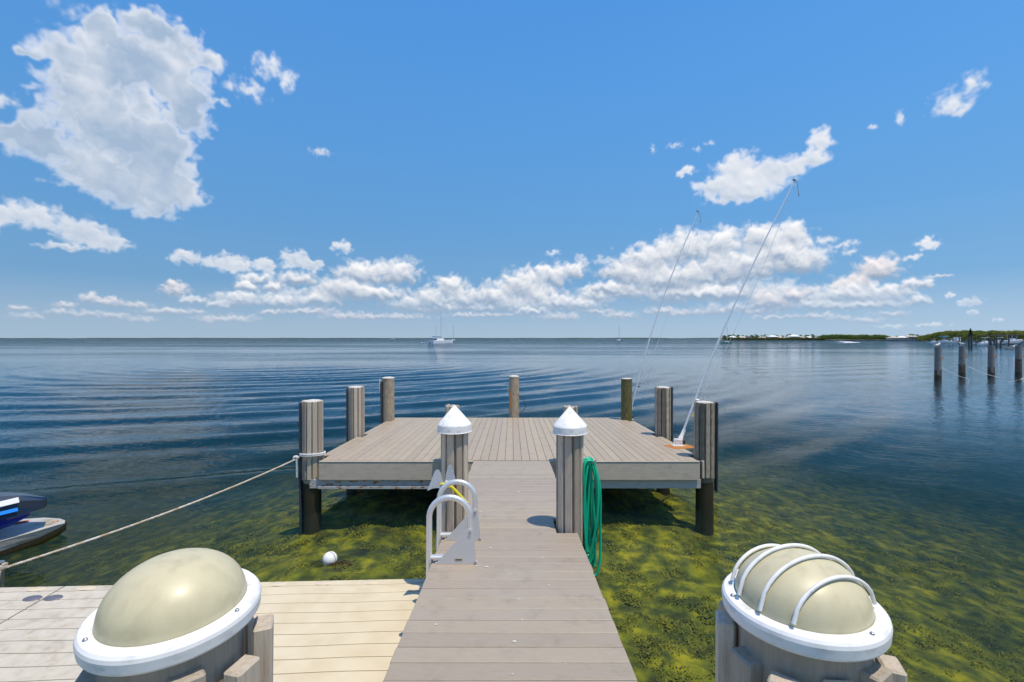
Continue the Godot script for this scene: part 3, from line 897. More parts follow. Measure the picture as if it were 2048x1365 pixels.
func lamp(label: String, at: Vector3, tilt: Vector3, hz: float, caged: bool, post_label: String) -> void:
	# the post: pile with a smooth collar, battens standing proud of it at uneven heights
	var o := thing("lamp_post", post_label, "post", Vector3(at.x, -1.3, at.z), "lamp posts at the head of the ramp")
	var top := at.y - 0.02 + 1.3
	put("pile", pile_mesh(0.148, top - 0.02), M.batten[1], o)
	for i in 10:
		var a := 0.25 + TAU * i / 10 + (0.0 if caged else 0.16)
		var h := 2.2
		var y := top - (0.055 + 0.03 * float((i * 7) % 4) / 3.0)
		put("batten", box(Vector3(0.045, h, 0.068), 0.005), M.batten[(i * 2) % 3], o, Vector3(cos(a) * 0.172, y - h / 2, -sin(a) * 0.172), Vector3(0, a, 0.012 * ((i % 3) - 1)))
	# the fitting: a white ring, a yellowed dome, three screws and on one a cage of hoops
	var f := thing("dome_light", label, "lamp", at, "dome lights on the lamp posts")
	f.rotation = tilt
	put("ring", turned([Vector2(0.146, 0.004), Vector2(0.150, 0.012), Vector2(0.150, 0.012), Vector2(0.174, 0.010), Vector2(0.179, 0.004), Vector2(0.181, -0.004), Vector2(0.179, -0.026), Vector2(0.176, -0.031), Vector2(0.15, -0.031), Vector2(0.146, 0.004)], 64, true), M.white_paint, f)
	var prof := []
	for i in 19:
		var t := i / 18.0 * PI / 2
		prof.append(Vector2(0.1485 * sin(t), 0.004 + (hz - 0.004) * pow(cos(t), 0.92)))
	prof.append(Vector2(0.1485, -0.02))
	put("dome", turned(prof, 64), M.dome, f)
	for i in 3:
		var a: float = (-1.15 if caged else -2.25) + TAU / 3 * i
		var s := begin()
		lathe(s, [Vector2(0, 0.004), Vector2(0.004, 0.003), Vector2(0.0055, 0.0)], 8)
		put("screw", done(s), M.steel, f, Vector3(cos(a) * 0.163, 0.0115, -sin(a) * 0.163))
	if caged:
		var u := Vector3(0.96, 0, -0.29); var v := Vector3(-0.29, 0, -0.96)
		for off in [0.107, 0.043, -0.027, -0.093]:
			var half := sqrt(0.1545 * 0.1545 - off * off)
			var pts := []
			for i in 21:
				var t := -1.0 + i / 10.0
				var p: Vector3 = u * half * t + v * off
				var q := Vector2(p.x, p.z).length() / 0.156
				pts.append(Vector3(p.x, 0.006 + (hz + 0.001) * pow(maxf(1.0 - q * q, 0.0), 0.46), p.z))
			put("cage_hoop", rod(pts, 0.0048, 8), M.white_paint, f)

func build_posts() -> void:
	capped_post("white cone-capped taupe post with the anchor beside the boarding ladder", -0.585, 4.83, 2.185)
	var o := capped_post("white cone-capped taupe post with the green hose hanging from it", 0.585, 4.80, 2.175)
	M.dome = blotched(mat("yellowed frosted cover", lin(0.59, 0.53, 0.345), 0.45), noise_tex(256, 0.02, 5, [[0.0, Color(0.91, 0.905, 0.90)], [0.5, Color(1, 1, 1)], [1.0, Color(1, 1, 1)]], 91), Vector3(3, 3, 3))
	M.dome.clearcoat_enabled = true
	M.dome.clearcoat = 0.12
	M.dome.clearcoat_roughness = 0.25
	M.dome.subsurf_scatter_enabled = true
	M.dome.subsurf_scatter_strength = 0.1
	lamp("round yellowed dome light without a cage on its post", Vector3(-0.803, 2.215, -1.13), Vector3(0.05, 0, 0.0), 0.126, false, "taupe battened post carrying the uncaged dome light")
	lamp("round yellowed dome light under a white wire cage", Vector3(0.722, 2.20, -1.184), Vector3(0, 0, 0.025), 0.120, true, "taupe battened post carrying the caged dome light")

# ---------------------------------------------------------------- things on and round the dock

func strand_rope(pts: Array, r: float, twists: float, called: String, m: Material, parent: Node3D) -> void:
	# three strands laid round each other
	var st := begin()
	var n := pts.size()
	for s in 3:
		var out := []
		var side := Vector3.ZERO
		for i in n:
			var d: Vector3 = (pts[mini(i + 1, n - 1)] - pts[maxi(i - 1, 0)]).normalized()
			if side == Vector3.ZERO: side = d.cross(Vector3.UP if absf(d.y) < 0.9 else Vector3.RIGHT).normalized()
			side = (side - d * side.dot(d)).normalized()
			var a := TAU * (twists * i / n + s / 3.0)
			out.append(pts[i] + (side * cos(a) + side.cross(d) * sin(a)) * r * 0.52)
		tube(st, out, r * 0.58, 5)
	put(called, done(st), m, parent)

func sag(a: Vector3, b: Vector3, drop: float, n: int) -> Array:
	var out := []
	for i in n + 1:
		var t := float(i) / n
		out.append(a.lerp(b, t) - Vector3(0, drop * 4.0 * t * (1.0 - t), 0))
	return out

func build_rope() -> void:
	M.rope = textured("weathered rope", noise_tex(256, 0.03, 4, [[0.0, lin(0.30, 0.20, 0.09)], [0.45, lin(0.50, 0.42, 0.30)], [0.7, lin(0.62, 0.60, 0.56)], [1.0, lin(0.70, 0.70, 0.69)]], 101), Vector3(1.1, 1.1, 1.1), 0.9)
	M.rope_white = mat("white rope", lin(0.66, 0.66, 0.65), 0.9)
	var o := thing("mooring_rope", "pale twisted rope from the battened pile down to the floating dock", "rope", Vector3.ZERO)
	var a := Vector3(-3.80, 0.735, -8.30)
	var b := Vector3(-5.47, 0.385, -5.10)
	strand_rope(sag(a, b, 0.075, 260), 0.0155, 66.0, "line", M.rope, o)
	# two turns and a hitch round the pile
	var turns := []
	for i in 64:
		var t := TAU * i / 30.0
		turns.append(Vector3(-3.56 + 0.205 * cos(t), 0.765 + 0.0009 * i - 0.02 * sin(t), -8.46 - 0.205 * sin(t)))
	strand_rope(turns, 0.0165, 15.0, "pile_turns", M.rope_white, o)
	var knot := []
	for i in 40:
		var t := TAU * i / 13.0
		knot.append(Vector3(-3.775 + 0.035 * cos(t) - i * 0.0008, 0.76 + 0.03 * sin(t), -8.305 + 0.02 * sin(t * 0.7)))
	strand_rope(knot, 0.015, 9.0, "hitch", M.rope_white, o)
	strand_rope(sag(Vector3(-3.76, 0.79, -8.27), Vector3(-3.755, 0.43, -8.27), 0.0, 30), 0.0165, 8.0, "tail", M.rope_white, o)
	var knot2 := []
	for i in 50:
		var t := TAU * i / 12.0
		knot2.append(Vector3(-5.515 + 0.05 * cos(t), 0.385 + 0.016 * sin(t * 1.3) + 0.0006 * i, -5.10 + 0.045 * sin(t)))
	strand_rope(knot2, 0.015, 12.0, "hitch", M.rope, o)
	strand_rope(sag(Vector3(-5.475, 0.37, -5.05), Vector3(-5.465, 0.28, -5.03), 0.0, 20), 0.0155, 4.0, "tail", M.rope, o)
	put("mooring_pipe", rod([Vector3(-5.55, -1.9, -5.12), Vector3(-5.55, 0.44, -5.12)], 0.045, 12), M.steel, o)

func build_floating_dock() -> void:
	var cream := [[0.0, lin(0.61, 0.505, 0.335)], [0.45, lin(0.655, 0.555, 0.38)], [1.0, lin(0.69, 0.595, 0.42)]]
	var grey := [[0.0, lin(0.42, 0.355, 0.27)], [0.35, lin(0.54, 0.48, 0.39)], [1.0, lin(0.62, 0.565, 0.475)]]
	var bumps := noise_tex(256, 0.09, 1, [], 7, 0.0, FastNoiseLite.TYPE_CELLULAR)
	M.dock = [relief(textured("cream moulded plastic", noise_tex(256, 0.01, 4, cream, 111), Vector3(0.9, 0.9, 0.9), 0.6), bumps, 0.06),
		relief(blotched(textured("sun-greyed moulded plastic", noise_tex(512, 0.012, 6, grey, 113, 0.0, FastNoiseLite.TYPE_SIMPLEX_SMOOTH, FastNoiseLite.FRACTAL_FBM, 0.65), Vector3(0.8, 0.8, 0.8), 0.7), M.blot, Vector3(0.7, 0.7, 0.7)), bumps, 0.06)]
	M.dock_side = mat("dock side", lin(0.36, 0.30, 0.21), 0.6)
	M.plug = [mat("cream plug", lin(0.66, 0.56, 0.40), 0.55), mat("grey plug", lin(0.13, 0.135, 0.17), 0.5)]
	var labels := ["cream moulded floating dock section beside the ramp", "sun-greyed floating dock section joined to the cream one", "sun-greyed floating dock section with two dark couplers at its seam"]
	var turn := 0.042
	for s in 3:
		var xr := -0.80 - s * 1.95
		var w := 1.935
		var o := thing("floating_dock_section", labels[s], "floating dock", Vector3(xr - w / 2, 0, -5.13 - (xr - w / 2 + 0.9) * 0.042), "sections of the floating dock")
		o.rotation.y = turn
		var m: Material = M.dock[0 if s == 0 else 1]
		put("float_body", box(Vector3(w, 0.42, 3.9), 0.03), M.dock_side, o, Vector3(0, 0.02, 1.97))
		var z := 0.0
		for k in 24:
			var step := 0.165 if k > 0 else 0.10
			# each tread panel with softly waving edges
			var st := begin()
			var rows := []
			for i in 17:
				var x := -w / 2 + w * i / 16.0
				var e0 := 0.006 * sin(x * 5.2 + k * 0.3) if k > 0 else 0.0
				var e1 := 0.006 * sin(x * 5.2 + (k + 1) * 0.3)
				var zz0 := z + e0 + 0.004; var zz1 := z + step + e1 - 0.004
				rows.append([Vector3(x, 0.24, zz0), Vector3(x, 0.256, zz0), Vector3(x, 0.260, zz0 + 0.006), Vector3(x, 0.260, zz1 - 0.006), Vector3(x, 0.256, zz1), Vector3(x, 0.24, zz1)])
			skin(st, rows, true, -1)
			put("tread_panel", done(st), m, o)
			z += step
		# coupler pockets along the outer edge
		for k in 4:
			var st := begin()
			lathe(st, [Vector2(0, 0.004), Vector2(0.9, 0.004), Vector2(1.0, 0.0)], 20)
			var c := put("coupler_plug", done(st), M.plug[0] if not (s == 1 and k == 3) else M.plug[1], o, Vector3(-0.72 + k * 0.485, 0.2605, 0.055))
			c.scale = Vector3(0.10, 1.0, 0.045)
		if s == 2:
			for k in 2:
				var st := begin()
				lathe(st, [Vector2(0, 0.006), Vector2(0.92, 0.006), Vector2(1.0, 0.0)], 20)
				var c := put("coupler", done(st), M.plug[1], o, Vector3(w / 2 - 0.10 + k * 0.2, 0.261, 0.24))
				c.scale = Vector3(0.085, 1.0, 0.055)

func build_ladder() -> void:
	M.alu = relief(mat("brushed aluminium", lin(0.74, 0.745, 0.75), 0.36, 0.55), M.fuzz, 0.02)
	M.plate = mat("dull aluminium plate", lin(0.62, 0.62, 0.615), 0.5, 0.25)
	var o := thing("boarding_ladder", "aluminium swim ladder with two hooped rails bolted to the ramp edge", "ladder")
	for d in [3.92, 4.46]:
		var y := ramp_y(d)
		var pts := [Vector3(-0.690, -0.45, -d), Vector3(-0.690, 0.2, -d), Vector3(-0.688, 0.8, -d), Vector3(-0.686, y + 0.30, -d)]
		for i in 15:
			var t := PI * (i + 0.5) / 15.0
			pts.append(Vector3(-0.516 - 0.170 * cos(t), y + 0.372 + 0.170 * sin(t), -d))
		pts.append(Vector3(-0.346, y + 0.33, -d)); pts.append(Vector3(-0.346, y + 0.225, -d))
		put("rail", rod(pts, 0.0245, 14), M.alu, o)
		var st := begin()
		plate(st, [Vector2(-0.627, y + 0.004), Vector2(-0.292, y + 0.004), Vector2(-0.306, y + 0.16), Vector2(-0.320, y + 0.275), Vector2(-0.328, y + 0.290), Vector2(-0.362, y + 0.290), Vector2(-0.376, y + 0.282)], 0.008, Transform3D(Basis(), Vector3(0, 0, -d + 0.030)))
		put("side_plate", done(st), M.plate, o)
		put("foot", box(Vector3(0.34, 0.007, 0.06), 0.002), M.plate, o, Vector3(-0.46, y + 0.0065, -d), Vector3(-RAMP_SLOPE, 0, 0))
		put("stub", box(Vector3(0.14, 0.026, 0.05), 0.005), M.alu, o, Vector3(-0.625, y + 0.045, -d - 0.004))
		for p in [Vector2(-0.346, 0.262), Vector2(-0.300, 0.015)]:
			var b := begin()
			tube(b, [Vector3(p.x, y + p.y, -d + 0.03), Vector3(p.x, y + p.y, -d + 0.043)], 0.011, 6)
			put("bolt", done(b), M.steel, o)
		if d < 4.0:
			put("maker_plate", box(Vector3(0.062, 0.020, 0.002), 0.0005), mat("printed label", lin(0.36, 0.33, 0.22), 0.5), o, Vector3(-0.438, y + 0.040, -d + 0.0352))
			put("label_print", box(Vector3(0.048, 0.008, 0.001), 0.0003), mat("label print", lin(0.10, 0.085, 0.06), 0.6), o, Vector3(-0.438, y + 0.041, -d + 0.0368))
	for y in [0.70, 0.40, 0.10, -0.2]:
		put("tread", box(Vector3(0.085, 0.028, 0.5), 0.005), M.alu, o, Vector3(-0.69, y, -4.19))

func build_anchor() -> void:
	var galv := textured("galvanised steel", noise_tex(256, 0.03, 5, [[0.0, lin(0.30, 0.32, 0.34)], [0.5, lin(0.42, 0.44, 0.46)], [1.0, lin(0.58, 0.60, 0.62)]], 121, 0.0, FastNoiseLite.TYPE_CELLULAR), Vector3(8, 8, 8), 0.5)
	galv.metallic = 0.35
	var o := thing("anchor", "grey galvanised fluke anchor hung on the capped post with yellow tape", "anchor")
	for f in [[-0.725, 1.505, 4.60, 0.10, 0.18], [-0.610, 1.540, 4.66, -0.13, -0.15]]:
		var st := begin()
		var prof := []
		for p in [Vector2(-0.098, -0.115), Vector2(-0.05, -0.098), Vector2(0.0, -0.092), Vector2(0.056, -0.115), Vector2(0.052, -0.03), Vector2(0.034, 0.045), Vector2(0.018, 0.072), Vector2(0.002, 0.080), Vector2(-0.014, 0.074), Vector2(-0.028, 0.055), Vector2(-0.058, -0.02)]:
			prof.append(Vector2(p.x * (1.0 if f[3] > 0 else -0.8), p.y))
		plate(st, prof, 0.009, Transform3D(Basis(Vector3.UP, f[4]) * Basis(Vector3.RIGHT, -0.25), Vector3(f[0], f[1], -f[2])))
		put("fluke", done(st), galv, o)
	var cr := begin()
	bevel_box(cr, Vector3(0.085, 0.15, 0.06), 0.012, Vector3(-0.645, 1.395, -4.62), Basis(Vector3.FORWARD, 0.45))
	put("crown", done(cr), galv, o)
	put("shank", rod([Vector3(-0.60, 1.42, -4.66), Vector3(-0.70, 1.15, -4.63), Vector3(-0.735, 0.80, -4.62)], 0.018, 8), galv, o)
	put("stock", rod([Vector3(-0.74, 1.41, -4.64), Vector3(-0.58, 1.425, -4.66)], 0.012, 8), galv, o)
	var tape := mat("yellow tape", lin(0.78, 0.68, 0.015), 0.5)
	var st := begin()
	var path := [Vector3(-0.69, 1.445, -4.59), Vector3(-0.66, 1.452, -4.575), Vector3(-0.625, 1.44, -4.57), Vector3(-0.585, 1.42, -4.585), Vector3(-0.555, 1.385, -4.60), Vector3(-0.51, 1.34, -4.60), Vector3(-0.465, 1.295, -4.60), Vector3(-0.445, 1.275, -4.60), Vector3(-0.415, 1.262, -4.60)]
	var rad := [0.011, 0.016, 0.016, 0.014, 0.016, 0.013, 0.011, 0.007, 0.004]
	tube(st, path, rad, 6)
	put("tape", done(st), tape, o)

func build_hose() -> void:
	M.hose = mat("green vinyl hose", lin(0.0, 0.43, 0.235), 0.38)
	var o := thing("garden_hose", "coiled bright green garden hose hanging on the capped post", "hose")
	var top := Vector3(0.775, 1.635, -4.80)
	for k in 13:
		var st := begin()
		var pts := []
		var w0 := 0.010 + 0.0135 * ((k * 5) % 7)
		var low := 0.50 + 0.032 * ((k * 4) % 11)
		var lean := 0.016 * ((k * 3) % 5 - 2)
		var zz := -4.80 + 0.012 * (k - 6)
		for i in 44:
			var t := TAU * i / 44.0
			var y := cos(t)            # 1 at the top
			var wide := w0 * pow(absf(sin(t)), 0.62) * signf(sin(t)) * (1.0 + 0.22 * sin(t * 2.0 + k))
			var yy := lerpf(low, top.y - 0.008 * (k % 4), 0.5 + 0.5 * signf(y) * pow(absf(y), 0.72))
			pts.append(Vector3(top.x + wide + lean * (1.0 - (yy - 0.5)) * 1.6 + 0.014 * sin(yy * 5.0 + k * 1.7), yy, zz + 0.03 * sin(t + k) + 0.01 * sin(yy * 7.0 + k)))
		tube(st, pts, 0.0125, 8, true)
		put("coil", done(st), M.hose, o)
	put("hook", rod([Vector3(0.70, 1.625, -4.80), Vector3(0.76, 1.615, -4.77), Vector3(0.80, 1.61, -4.735), Vector3(0.835, 1.645, -4.715)], 0.006, 6), M.steel, o)

func build_whips() -> void:
	var glass := mat("white fibreglass", lin(0.72, 0.75, 0.80), 0.3)
	for w in [["tall leaning white mooring whip on a rusty base plate", Vector3(3.33, 0.695, -9.55), Vector3(5.66, 6.02, -9.55), 0.21, 0.16], ["slim leaning white mooring whip by the mossy pile", Vector3(3.29, 0.56, -13.45), Vector3(5.24, 6.44, -13.45), 0.33, 0.10]]:
		var base: Vector3 = w[1]
		var tip: Vector3 = w[2]
		var o := thing("mooring_whip", w[0], "mooring whip", base, "mooring whips leaning out over the water")
		var pts := []; var rad := []
		var along := tip - base
		for i in 25:
			var t := i / 24.0
			pts.append(along * (0.03 + 0.97 * t) + Vector3(-w[3] * sin(PI * t) * 0.5 + 0.10 * t * t * w[3], 0, 0))
			rad.append(lerpf(0.023, 0.010, t))
		put("rod", rod(pts, rad, 10), glass, o)
		var line := []
		var foot: float = w[4]
		for i in 17:
			var t := i / 16.0
			line.append(along * (foot + (1.0 - foot) * t) + Vector3(0.11 * sin(PI * t) + 0.02, -0.02, 0.02))
		put("line", rod(line, 0.0035, 5), M.rope_white, o)
		put("tip_pulley", box(Vector3(0.07, 0.05, 0.04), 0.015), M.steel, o, along + Vector3(0.01, 0.02, 0), Vector3(0, 0, -0.5))
		put("tip_tail", rod([along + Vector3(0.03, 0.02, 0), along + Vector3(0.075, -0.06, 0), along + Vector3(0.09, -0.20, 0), along + Vector3(0.105, -0.30, 0)], [0.008, 0.006, 0.006, 0.012], 6), M.steel, o)
		# socket: a tilted cup between two cheeks on a foot
		var dir := along.normalized()
		put("socket", rod([dir * 0.10, dir * 0.20, dir * 0.21, dir * 0.36], [0.045, 0.045, 0.034, 0.034], 12), M.white_paint, o)
		put("cheek", box(Vector3(0.16, 0.13, 0.014), 0.01), M.white_paint, o, Vector3(0.02, 0.075, 0.045))
		put("cheek", box(Vector3(0.16, 0.13, 0.014), 0.01), M.white_paint, o, Vector3(0.02, 0.075, -0.045))
		put("foot_plate", box(Vector3(0.24, 0.012, 0.16), 0.003), M.white_paint, o, Vector3(0.02, 0.008, 0), Vector3(-DECK_SLOPE, 0, 0))
		put("stop_block", box(Vector3(0.07, 0.09, 0.07), 0.01), M.fender, o, Vector3(0.115, 0.085, 0.02))
		if base.z > -11.0:
			put("rusty_plate", box(Vector3(0.50, 0.012, 0.42), 0.002), M.rust, o, Vector3(0.04, -0.003, 0.06), Vector3(-DECK_SLOPE, 0.25, 0))
			put("clamp", box(Vector3(0.07, 0.05, 0.05), 0.01), M.white_paint, o, dir * 0.98 + Vector3(0.0, 0.02, 0.03))
			put("tag", box(Vector3(0.07, 0.035, 0.006), 0.002), mat("yellow tag", lin(0.75, 0.62, 0.02), 0.5), o, Vector3(0.30, 0.62, 0.05), Vector3(0, 0, 0.5))
		else:
			put("clamp", box(Vector3(0.09, 0.03, 0.05), 0.01), M.fender, o, dir * 0.98, Vector3(0, 0, -0.1))

func build_buoy() -> void:
	var o := thing("mooring_buoy", "small white ball buoy floating trailing brown weed", "buoy", Vector3(-2.33, 0.035, -6.06))
	put("float_ball", turned(arc_profile(0.09), 28), M.white, o)
	put("seam", rod(ring(Vector3.ZERO, Vector3(0.9, 0.1, 0.42).normalized(), Vector3.UP, 0.0905, 32), 0.0025, 5, true), M.fender, o)
	put("eye", rod([Vector3(-0.09, -0.02, 0.02), Vector3(-0.115, -0.02, 0.03), Vector3(-0.12, 0.0, 0.03)], 0.01, 6), M.fender, o)
	var st := begin()
	for i in 40:
		var a := Vector3(rng.randf_range(0.06, 0.30), rng.randf_range(-0.06, -0.01), rng.randf_range(-0.02, 0.16))
		tube(st, [a, a + Vector3(rng.randf_range(-0.05, 0.06), rng.randf_range(-0.01, 0.035), rng.randf_range(-0.05, 0.05)), a + Vector3(rng.randf_range(-0.09, 0.09), rng.randf_range(-0.03, 0.02), rng.randf_range(-0.06, 0.06))], 0.005, 4)
	var weed := put("weed", done(st), mat("brown weed", lin(0.07, 0.045, 0.02), 0.8), o)
	weed.set_meta("kind", "stuff")

func arc_profile(r: float) -> Array:
	var p := []
	for i in 17:
		var t := PI * i / 16.0
		p.append(Vector2(r * sin(t), r * cos(t)))
	return p

# lofted hull sections: each [along, half width at deck, half width at chine, deck y, chine y, keel y]
func hull(sections: Array, m: Material, called: String, parent: Node3D) -> MeshInstance3D:
	var st := begin()
	var rings := []
	for s in sections:
		rings.append([Vector3(s[0], s[3] + 0.02, 0), Vector3(s[0], s[3], s[1]), Vector3(s[0], (s[3] + s[4]) / 2, lerpf(s[1], s[2], 0.42)), Vector3(s[0], s[4], s[2]), Vector3(s[0], s[5], 0.0), Vector3(s[0], s[4], -s[2]), Vector3(s[0], (s[3] + s[4]) / 2, -lerpf(s[1], s[2], 0.42)), Vector3(s[0], s[3], -s[1])])
	skin(st, rings, true, -1)
	return put(called, done(st), m, parent)

const FLOAT_LINES := [[-3.4, 0.58, 0.56, 0.17, 0.0, -0.14], [-1.2, 0.58, 0.56, 0.18, 0.0, -0.14], [-0.62, 0.50, 0.46, 0.195, 0.01, -0.12], [-0.25, 0.31, 0.25, 0.195, 0.04, -0.08], [-0.07, 0.16, 0.11, 0.185, 0.08, 0.01], [0.0, 0.07, 0.04, 0.165, 0.11, 0.07]]

func build_jet_ski() -> void:
	# the craft sits on a drive-on float, both pointing away from the shore to the right
	var yaw := 0.67
	var base := Vector3(-6.56, 0, -6.95)      # the float's tip
	var dirty := blotched(textured("stained white plastic", noise_tex(512, 0.014, 6, [[0.0, lin(0.20, 0.14, 0.08)], [0.2, lin(0.34, 0.29, 0.22)], [0.36, lin(0.44, 0.43, 0.41)], [1.0, lin(0.54, 0.54, 0.53)]], 131), Vector3(0.35, 0.9, 0.35), 0.6), M.blot, Vector3(2, 2, 2))
	var o := thing("jet_ski_float", "stained white drive-on float under the jet ski", "float", base)
	o.rotation.y = yaw
	hull(FLOAT_LINES, dirty, "float_body", o)
	var growth := []
	for s in FLOAT_LINES: growth.append([s[0] + 0.012, s[2] * 1.03 + 0.012, s[2] * 1.02 + 0.01, s[4] + 0.045, s[4] - 0.02, s[5] - 0.02])
	hull(growth, M.slime, "waterline_growth", o)
	put("side_pocket", box(Vector3(0.5, 0.14, 0.05), 0.01), M.slime, o, Vector3(-1.05, 0.09, 0.575))
	put("bow_eye", rod(ring(Vector3(-0.10, 0.20, 0.02), Vector3.RIGHT, Vector3.FORWARD, 0.03, 12), 0.009, 6, true), M.rust, o)
	put("red_roller_strip", box(Vector3(0.24, 0.02, 0.05), 0.008), mat("red plastic", lin(0.50, 0.03, 0.025), 0.45), o, Vector3(-0.52, 0.215, -0.20))
	var j := thing("jet_ski", "navy blue and white jet ski parked on its float", "jet ski", base + Vector3(0.36, 0.03, -0.06))
	j.rotation.y = yaw
	var navy := mat("navy gelcoat", lin(0.010, 0.016, 0.032), 0.18)
	var blue := mat("deep blue gelcoat", lin(0.012, 0.020, 0.42), 0.2)
	hull([[-3.5, 0.50, 0.42, 0.50, 0.24, 0.14], [-1.9, 0.55, 0.46, 0.52, 0.22, 0.12], [-1.2, 0.46, 0.34, 0.50, 0.26, 0.16], [-0.85, 0.26, 0.16, 0.47, 0.34, 0.26], [-0.66, 0.06, 0.03, 0.46, 0.40, 0.36]], blue, "hull", j)
	hull([[-3.45, 0.52, 0.55, 0.58, 0.50, 0.5], [-1.9, 0.54, 0.60, 0.66, 0.50, 0.5], [-1.2, 0.40, 0.50, 0.70, 0.48, 0.47], [-0.75, 0.22, 0.30, 0.64, 0.46, 0.45], [-0.50, 0.07, 0.10, 0.56, 0.46, 0.45]], navy, "deck", j)
	put("white_flash", box(Vector3(0.62, 0.075, 0.016), 0.004), M.white, j, Vector3(-1.02, 0.648, 0.372), Vector3(-0.46, 0.36, 0.05))
	put("blue_flash", box(Vector3(0.36, 0.05, 0.012), 0.004), mat("bright blue trim", lin(0.02, 0.25, 0.85), 0.3), j, Vector3(-0.90, 0.545, 0.382), Vector3(-0.46, 0.40, 0.03))
	put("seat", box(Vector3(1.3, 0.22, 0.34), 0.06), navy, j, Vector3(-2.5, 0.78, 0))
	put("handlebar", rod([Vector3(-1.75, 0.98, -0.36), Vector3(-1.66, 1.02, 0), Vector3(-1.75, 0.98, 0.36)], 0.018, 8), M.fender, j)
	put("console", box(Vector3(0.35, 0.28, 0.28), 0.06), navy, j, Vector3(-1.66, 0.82, 0), Vector3(0, 0, 0.4))

func build_growth() -> void:
	# weed on the bottom: tufts too many to count
	var tuft := begin()
	var r2 := RandomNumberGenerator.new()
	r2.seed = 77
	tuft.set_smooth_group(-1)
	for i in 60:
		# a soft low mound of fine fronds
		var a := r2.randf() * TAU
		var rr := sqrt(r2.randf()) * 0.13
		var p0 := Vector3(cos(a) * rr, r2.randf() * 0.055 * (1.0 - rr / 0.15), sin(a) * rr)
		var b := r2.randf() * TAU
		var side := Vector3(-sin(b), 0, cos(b)) * r2.randf_range(0.006, 0.014)
		var p1 := p0 + Vector3(cos(b), 0, sin(b)) * r2.randf_range(0.02, 0.055) + Vector3(0, r2.randf_range(0.004, 0.032), 0)
		tuft.add_vertex(p0 - side); tuft.add_vertex(p1); tuft.add_vertex(p0 + side)
	var mm := MultiMesh.new()
	mm.transform_format = MultiMesh.TRANSFORM_3D
	mm.use_colors = true
	mm.mesh = done(tuft)
	var spots := []
	var cols := []
	var clump := FastNoiseLite.new()
	clump.frequency = 0.55
	clump.fractal_octaves = 3
	clump.seed = 9
	for i in 14000:
		var d := 1.2 + 11.0 * pow(r2.randf(), 0.9)
		var x := r2.randf_range(-1.0, 1.0) * (3.0 + d * 1.1)
		var n := clump.get_noise_2d(x, d)
		if n < r2.randf_range(-0.35, 0.25): continue
		var s := r2.randf_range(0.4, 1.1)
		var t := Transform3D(Basis(Vector3.UP, r2.randf() * TAU).scaled(Vector3(s, s * r2.randf_range(0.6, 1.4), s)), Vector3(x, bed_y(x, -d) - 0.02, -d))
		spots.append(t)
		# kinds of weed: yellow-green, olive, dark brown-green, in patches
		var k := clump.get_noise_2d(x * 1.9 + 50.0, d * 1.9) + r2.randf_range(-0.25, 0.25)
		var c := Color(0.26, 0.25, 0.002).lerp(Color(0.12, 0.14, 0.002), clampf(0.5 + k * 1.4, 0.0, 1.0))
		if k < -0.28: c = Color(0.07, 0.08, 0.002)
		cols.append(c)
	mm.instance_count = spots.size()
	for i in spots.size():
		mm.set_instance_transform(i, spots[i])
		mm.set_instance_color(i, cols[i])
	var weed := mat("weed", Color.WHITE, 0.8)
	weed.vertex_color_use_as_albedo = true
	weed.backlight_enabled = true
	weed.backlight = Color(0.6, 0.6, 0.6)
	var o := MultiMeshInstance3D.new()
	o.name = "sea_grass"
	o.multimesh = mm
	o.material_override = weed
	tag(o, "yellow-green weed growing on the bottom of the shallows", "seaweed", "", "stuff")
	add_child(o)

func build_shore() -> void:
	# where the photographer stands: a sea wall with its cap and the ground behind
	var o := put("sea_wall", box(Vector3(60, 3.4, 0.5), 0.02), textured("concrete", noise_tex(256, 0.03, 5, [[0.0, lin(0.22, 0.21, 0.19)], [1.0, lin(0.42, 0.40, 0.37)]], 141), Vector3(0.7, 0.7, 0.7), 0.9), null, Vector3(0, -0.5, -0.28))
	tag(o, "concrete sea wall at the foot of the ramp", "wall", "")
	var g := put("ground", box(Vector3(60, 0.3, 14), 0.02), textured("lawn", noise_tex(256, 0.05, 5, [[0.0, lin(0.03, 0.05, 0.01)], [1.0, lin(0.10, 0.13, 0.03)]], 143), Vector3(1, 1, 1), 0.95), null, Vector3(0, 1.04, 6.98))
	g.set_meta("kind", "structure")

# ---------------------------------------------------------------- out in the bay and the far shore

func at_px(x: float, d: float) -> float: return (x - 1024.0) * d / 950.0

